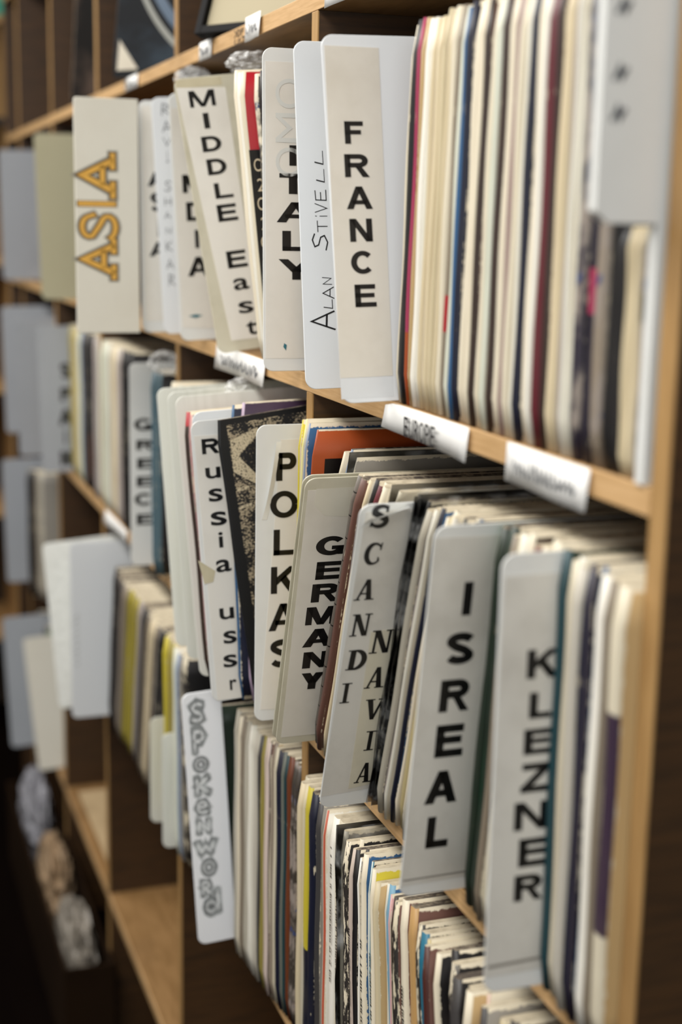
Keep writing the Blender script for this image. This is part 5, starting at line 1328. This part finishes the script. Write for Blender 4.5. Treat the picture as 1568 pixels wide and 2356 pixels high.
# ------------------------------------------------------------------ pictures on the top row
def leaning(name, x, y, W, H, T, yaw, tilt, label, cat, face_fn):
    o = bpy.data.objects.new(name, None); COL.objects.link(o)
    o.rotation_euler = (Matrix.Rotation(math.radians(-yaw), 3, 'Z') @ Matrix.Rotation(math.radians(-tilt), 3, 'Y')).to_euler()
    o.location = (x, y, 1.9329); tag(o, label, cat); face_fn(o, W, H, T); return o
def framed(o, W, H, T):
    fm = simple('black_frame', '#0a0808', 0.7, spec=0.15)
    f = 0.011
    for a in ((0, f, 0, H), (W-f, W, 0, H), (f, W-f, 0, f), (f, W-f, H-f, H)):
        bm = bmesh.new(); add_box(bm, 0, T, a[0], a[1], a[2], a[3], 0, 0.001); bm_obj('frame_rail', bm, fm, o)
    poly_on('mat_board', [(f, f), (W-f, f), (W-f, H-f), (f, H-f)], T*0.4, simple('cream_mat', '#a69b80', 0.85, 0.15, '#b3a588', 8), o, 0.001)
    poly_on('photo_print', [(0.045, 0.075), (W-0.045, 0.075), (W-0.045, H-0.04), (0.045, H-0.04)], T*0.4+0.0013, simple('grey_photo', '#787168', 0.7, 0.7, '#3a352f', 7, spec=0.15), o)
    poly_on('caption_line', [(0.05, 0.050), (0.16, 0.050), (0.16, 0.056), (0.05, 0.056)], T*0.4+0.0013, simple('caption_ink', '#7d7561', 0.6), o)
leaning('framed_picture', -1.878, -0.0105, 0.30, 0.33, 0.016, 58, 19, 'black framed grey picture with cream mat standing on the topmost board', 'picture', framed)
def swirl(o, W, H, T):
    V, F, FM = sleeve_mesh(T, H, W, random.Random(2))
    m, nt, b = new_mat('dark_blue_swirl')
    n1 = noise(nt, 10, 4, (1, 0.6, 1.4)); n2 = noise(nt, 40, 3, (1, 0.4, 2))
    col = mix(nt, ramp(nt, n1, 0.42, 0.66), lin('#0c0e11'), lin('#232c34')); col = mix(nt, math_n(nt, 'MULTIPLY', ramp(nt, n2, 0.5, 0.75), 0.4), col, lin('#0b0c0e'))
    nt.links.new(col, b.inputs['Base Color'])
    b.inputs['Roughness'].default_value = 0.75; b.inputs['Specular IOR Level'].default_value = 0.15
    mesh_obj('sleeve', V, F, [simple('black_print', '#080707', 0.4), m, dark_edge, dark_edge], FM, o)
    poly_on('cover_print', [(0.012, 0.012), (0.06, 0.012), (0.012, 0.062)], T+0.0003, simple('cream_corner', '#b3aa98', 0.5, 0.2, '#8f8676', 20), o)
    for r_, wd, c_ in ((0.30, 0.018, '#34475a'), (0.325, 0.010, '#77776f'), (0.27, 0.012, '#263240')):
        vs, fs = ribbon([(0.33-r_*math.cos(a), 0.31-r_*math.sin(a)) for a in [math.radians(10+80*i/24) for i in range(25)]], wd, False)
        keep = [f for f in fs if all(0.004 < vs[i][0] < W-0.004 and 0.004 < vs[i][1] < H-0.004 for i in f)]
        if keep: mesh_obj('cover_print', [(T+0.0005+0.0002*wd*10, a, b) for a, b in vs], keep, simple('swirl_%s' % c_[1:], c_, 0.5), None, o)
    poly_on('cover_print', [(0.15, 0.05), (0.20, 0.04), (0.21, 0.07), (0.17, 0.08)], T+0.0009, simple('pinkish_print', '#7d6a66', 0.5, 0.4, '#3d3a3c', 40), o)
leaning('record_sleeve', -2.455, -0.02, 0.315, 0.318, 0.006, 55, 8, 'dark blue record cover with pale swirling bands on the topmost board', 'record', swirl)
def dusky(o, W, H, T):
    V, F, FM = sleeve_mesh(T, H, W, random.Random(8))
    m, nt, b = new_mat('dusky_cover'); n1 = noise(nt, 11, 4)
    nt.links.new(mix(nt, ramp(nt, n1, 0.42, 0.62), lin('#100d0b'), lin('#3d3129')), b.inputs['Base Color']); b.inputs['Roughness'].default_value = 0.8; b.inputs['Specular IOR Level'].default_value = 0.1
    mesh_obj('sleeve', V, F, [dark_edge, m, dark_edge, dark_edge], FM, o)
leaning('record_sleeve', -3.03, 0.0, 0.315, 0.318, 0.006, 55, 5, 'dark brownish record cover in the third bay of the topmost board', 'record', dusky)

# ------------------------------------------------------------------ end unit across the far end of the aisle
endm = simple('far_pale_wood', '#b18a58', 0.55, 0.3, '#8d6a3e', 8)
eu = bpy.data.objects.new('end_shelving', None); COL.objects.link(eu); eu.location = (-4.75, -0.30, 0)
tag(eu, 'blurred pale wooden shelf unit standing across the far end', 'shelving')
def on_end(o): o.parent = eu; o.matrix_parent_inverse = Matrix.Translation(-eu.location); return o
for y in (0.035, -0.55): on_end(box_obj('upright', -5.0, -4.6, y, y+0.032, 0.0, 2.2825, endm))
for z in (2.283, 1.985, 1.56, 1.16, 0.76, 0.35): on_end(box_obj('shelf_board', -5.0, -4.595, -0.60, 0.098, z, z+0.022, endm if z != 1.985 else simple('far_dark_board', '#2f251b', 0.6)))
on_end(box_obj('back_panel', -5.02, -5.0, -0.60, 0.098, 0.0, 2.6, simple('dark_back_panel', '#2a1c0e', 0.8)))
tag(box_obj('storage_box', -4.9, -4.62, -0.12, 0.085, 2.3055, 2.45, simple('teal_card', '#3fa88e', 0.6, 0.2, '#2b7d6a', 12), None, 0.004), 'teal green box on the high far end shelf, top left', 'box')
tag(box_obj('record_sleeve', -4.9, -4.602, 0.069, 0.094, 1.5825, 1.965, simple('yellow_far', '#a8993a', 0.6, 0.2, '#7d6d2c', 20), None, 0.002), 'blurred yellow item below the dark far end board', 'record')

# ------------------------------------------------------------------ clutter beside and under the bottom shelf
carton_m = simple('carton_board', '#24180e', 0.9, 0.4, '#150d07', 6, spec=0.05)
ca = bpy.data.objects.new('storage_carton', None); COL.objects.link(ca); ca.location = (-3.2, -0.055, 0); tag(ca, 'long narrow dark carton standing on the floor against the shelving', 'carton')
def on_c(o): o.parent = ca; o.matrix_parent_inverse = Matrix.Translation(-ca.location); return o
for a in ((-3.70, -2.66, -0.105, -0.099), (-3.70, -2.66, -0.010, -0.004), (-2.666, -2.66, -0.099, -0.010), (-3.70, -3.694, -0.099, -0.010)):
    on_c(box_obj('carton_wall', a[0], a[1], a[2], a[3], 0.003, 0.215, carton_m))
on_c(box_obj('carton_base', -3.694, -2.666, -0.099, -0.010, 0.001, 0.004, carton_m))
bagm = simple('crumpled_bag', '#8d857a', 0.45, 0.5, '#5a534a', 14, bump=0.6)
papm = simple('brown_paper', '#a08668', 0.7, 0.4, '#6d573e', 12)
crumple('plastic_bag', 'crumpled grey bag lying in the near part of the floor carton', -2.84, -0.054, 0.0045, 0.17, 0.048, 0.165, 21, bagm, sub=4)
crumple('paper_bundle', 'crumpled brown paper in the middle of the floor carton', -3.17, -0.054, 0.0045, 0.15, 0.048, 0.17, 22, papm, 'paper', 4)
crumple('plastic_bag', 'pale grey crumpled bag at the far end of the floor carton', -3.50, -0.054, 0.0045, 0.15, 0.048, 0.185, 23, simple('pale_bag', '#9b9aa0', 0.4, 0.4, '#6d6c70', 12, bump=0.6), sub=4)
tag(box_obj('paper_bundle', -3.26, -2.80, 0.02, 0.32, 0.3352, 0.347, simple('loose_paper', '#b39a75', 0.7, 0.4, '#8d7654', 10), None, 0.002), 'flat pale stack of paper on the bottom shelf beside dark upright', 'paper')

bpy.context.view_layer.update()
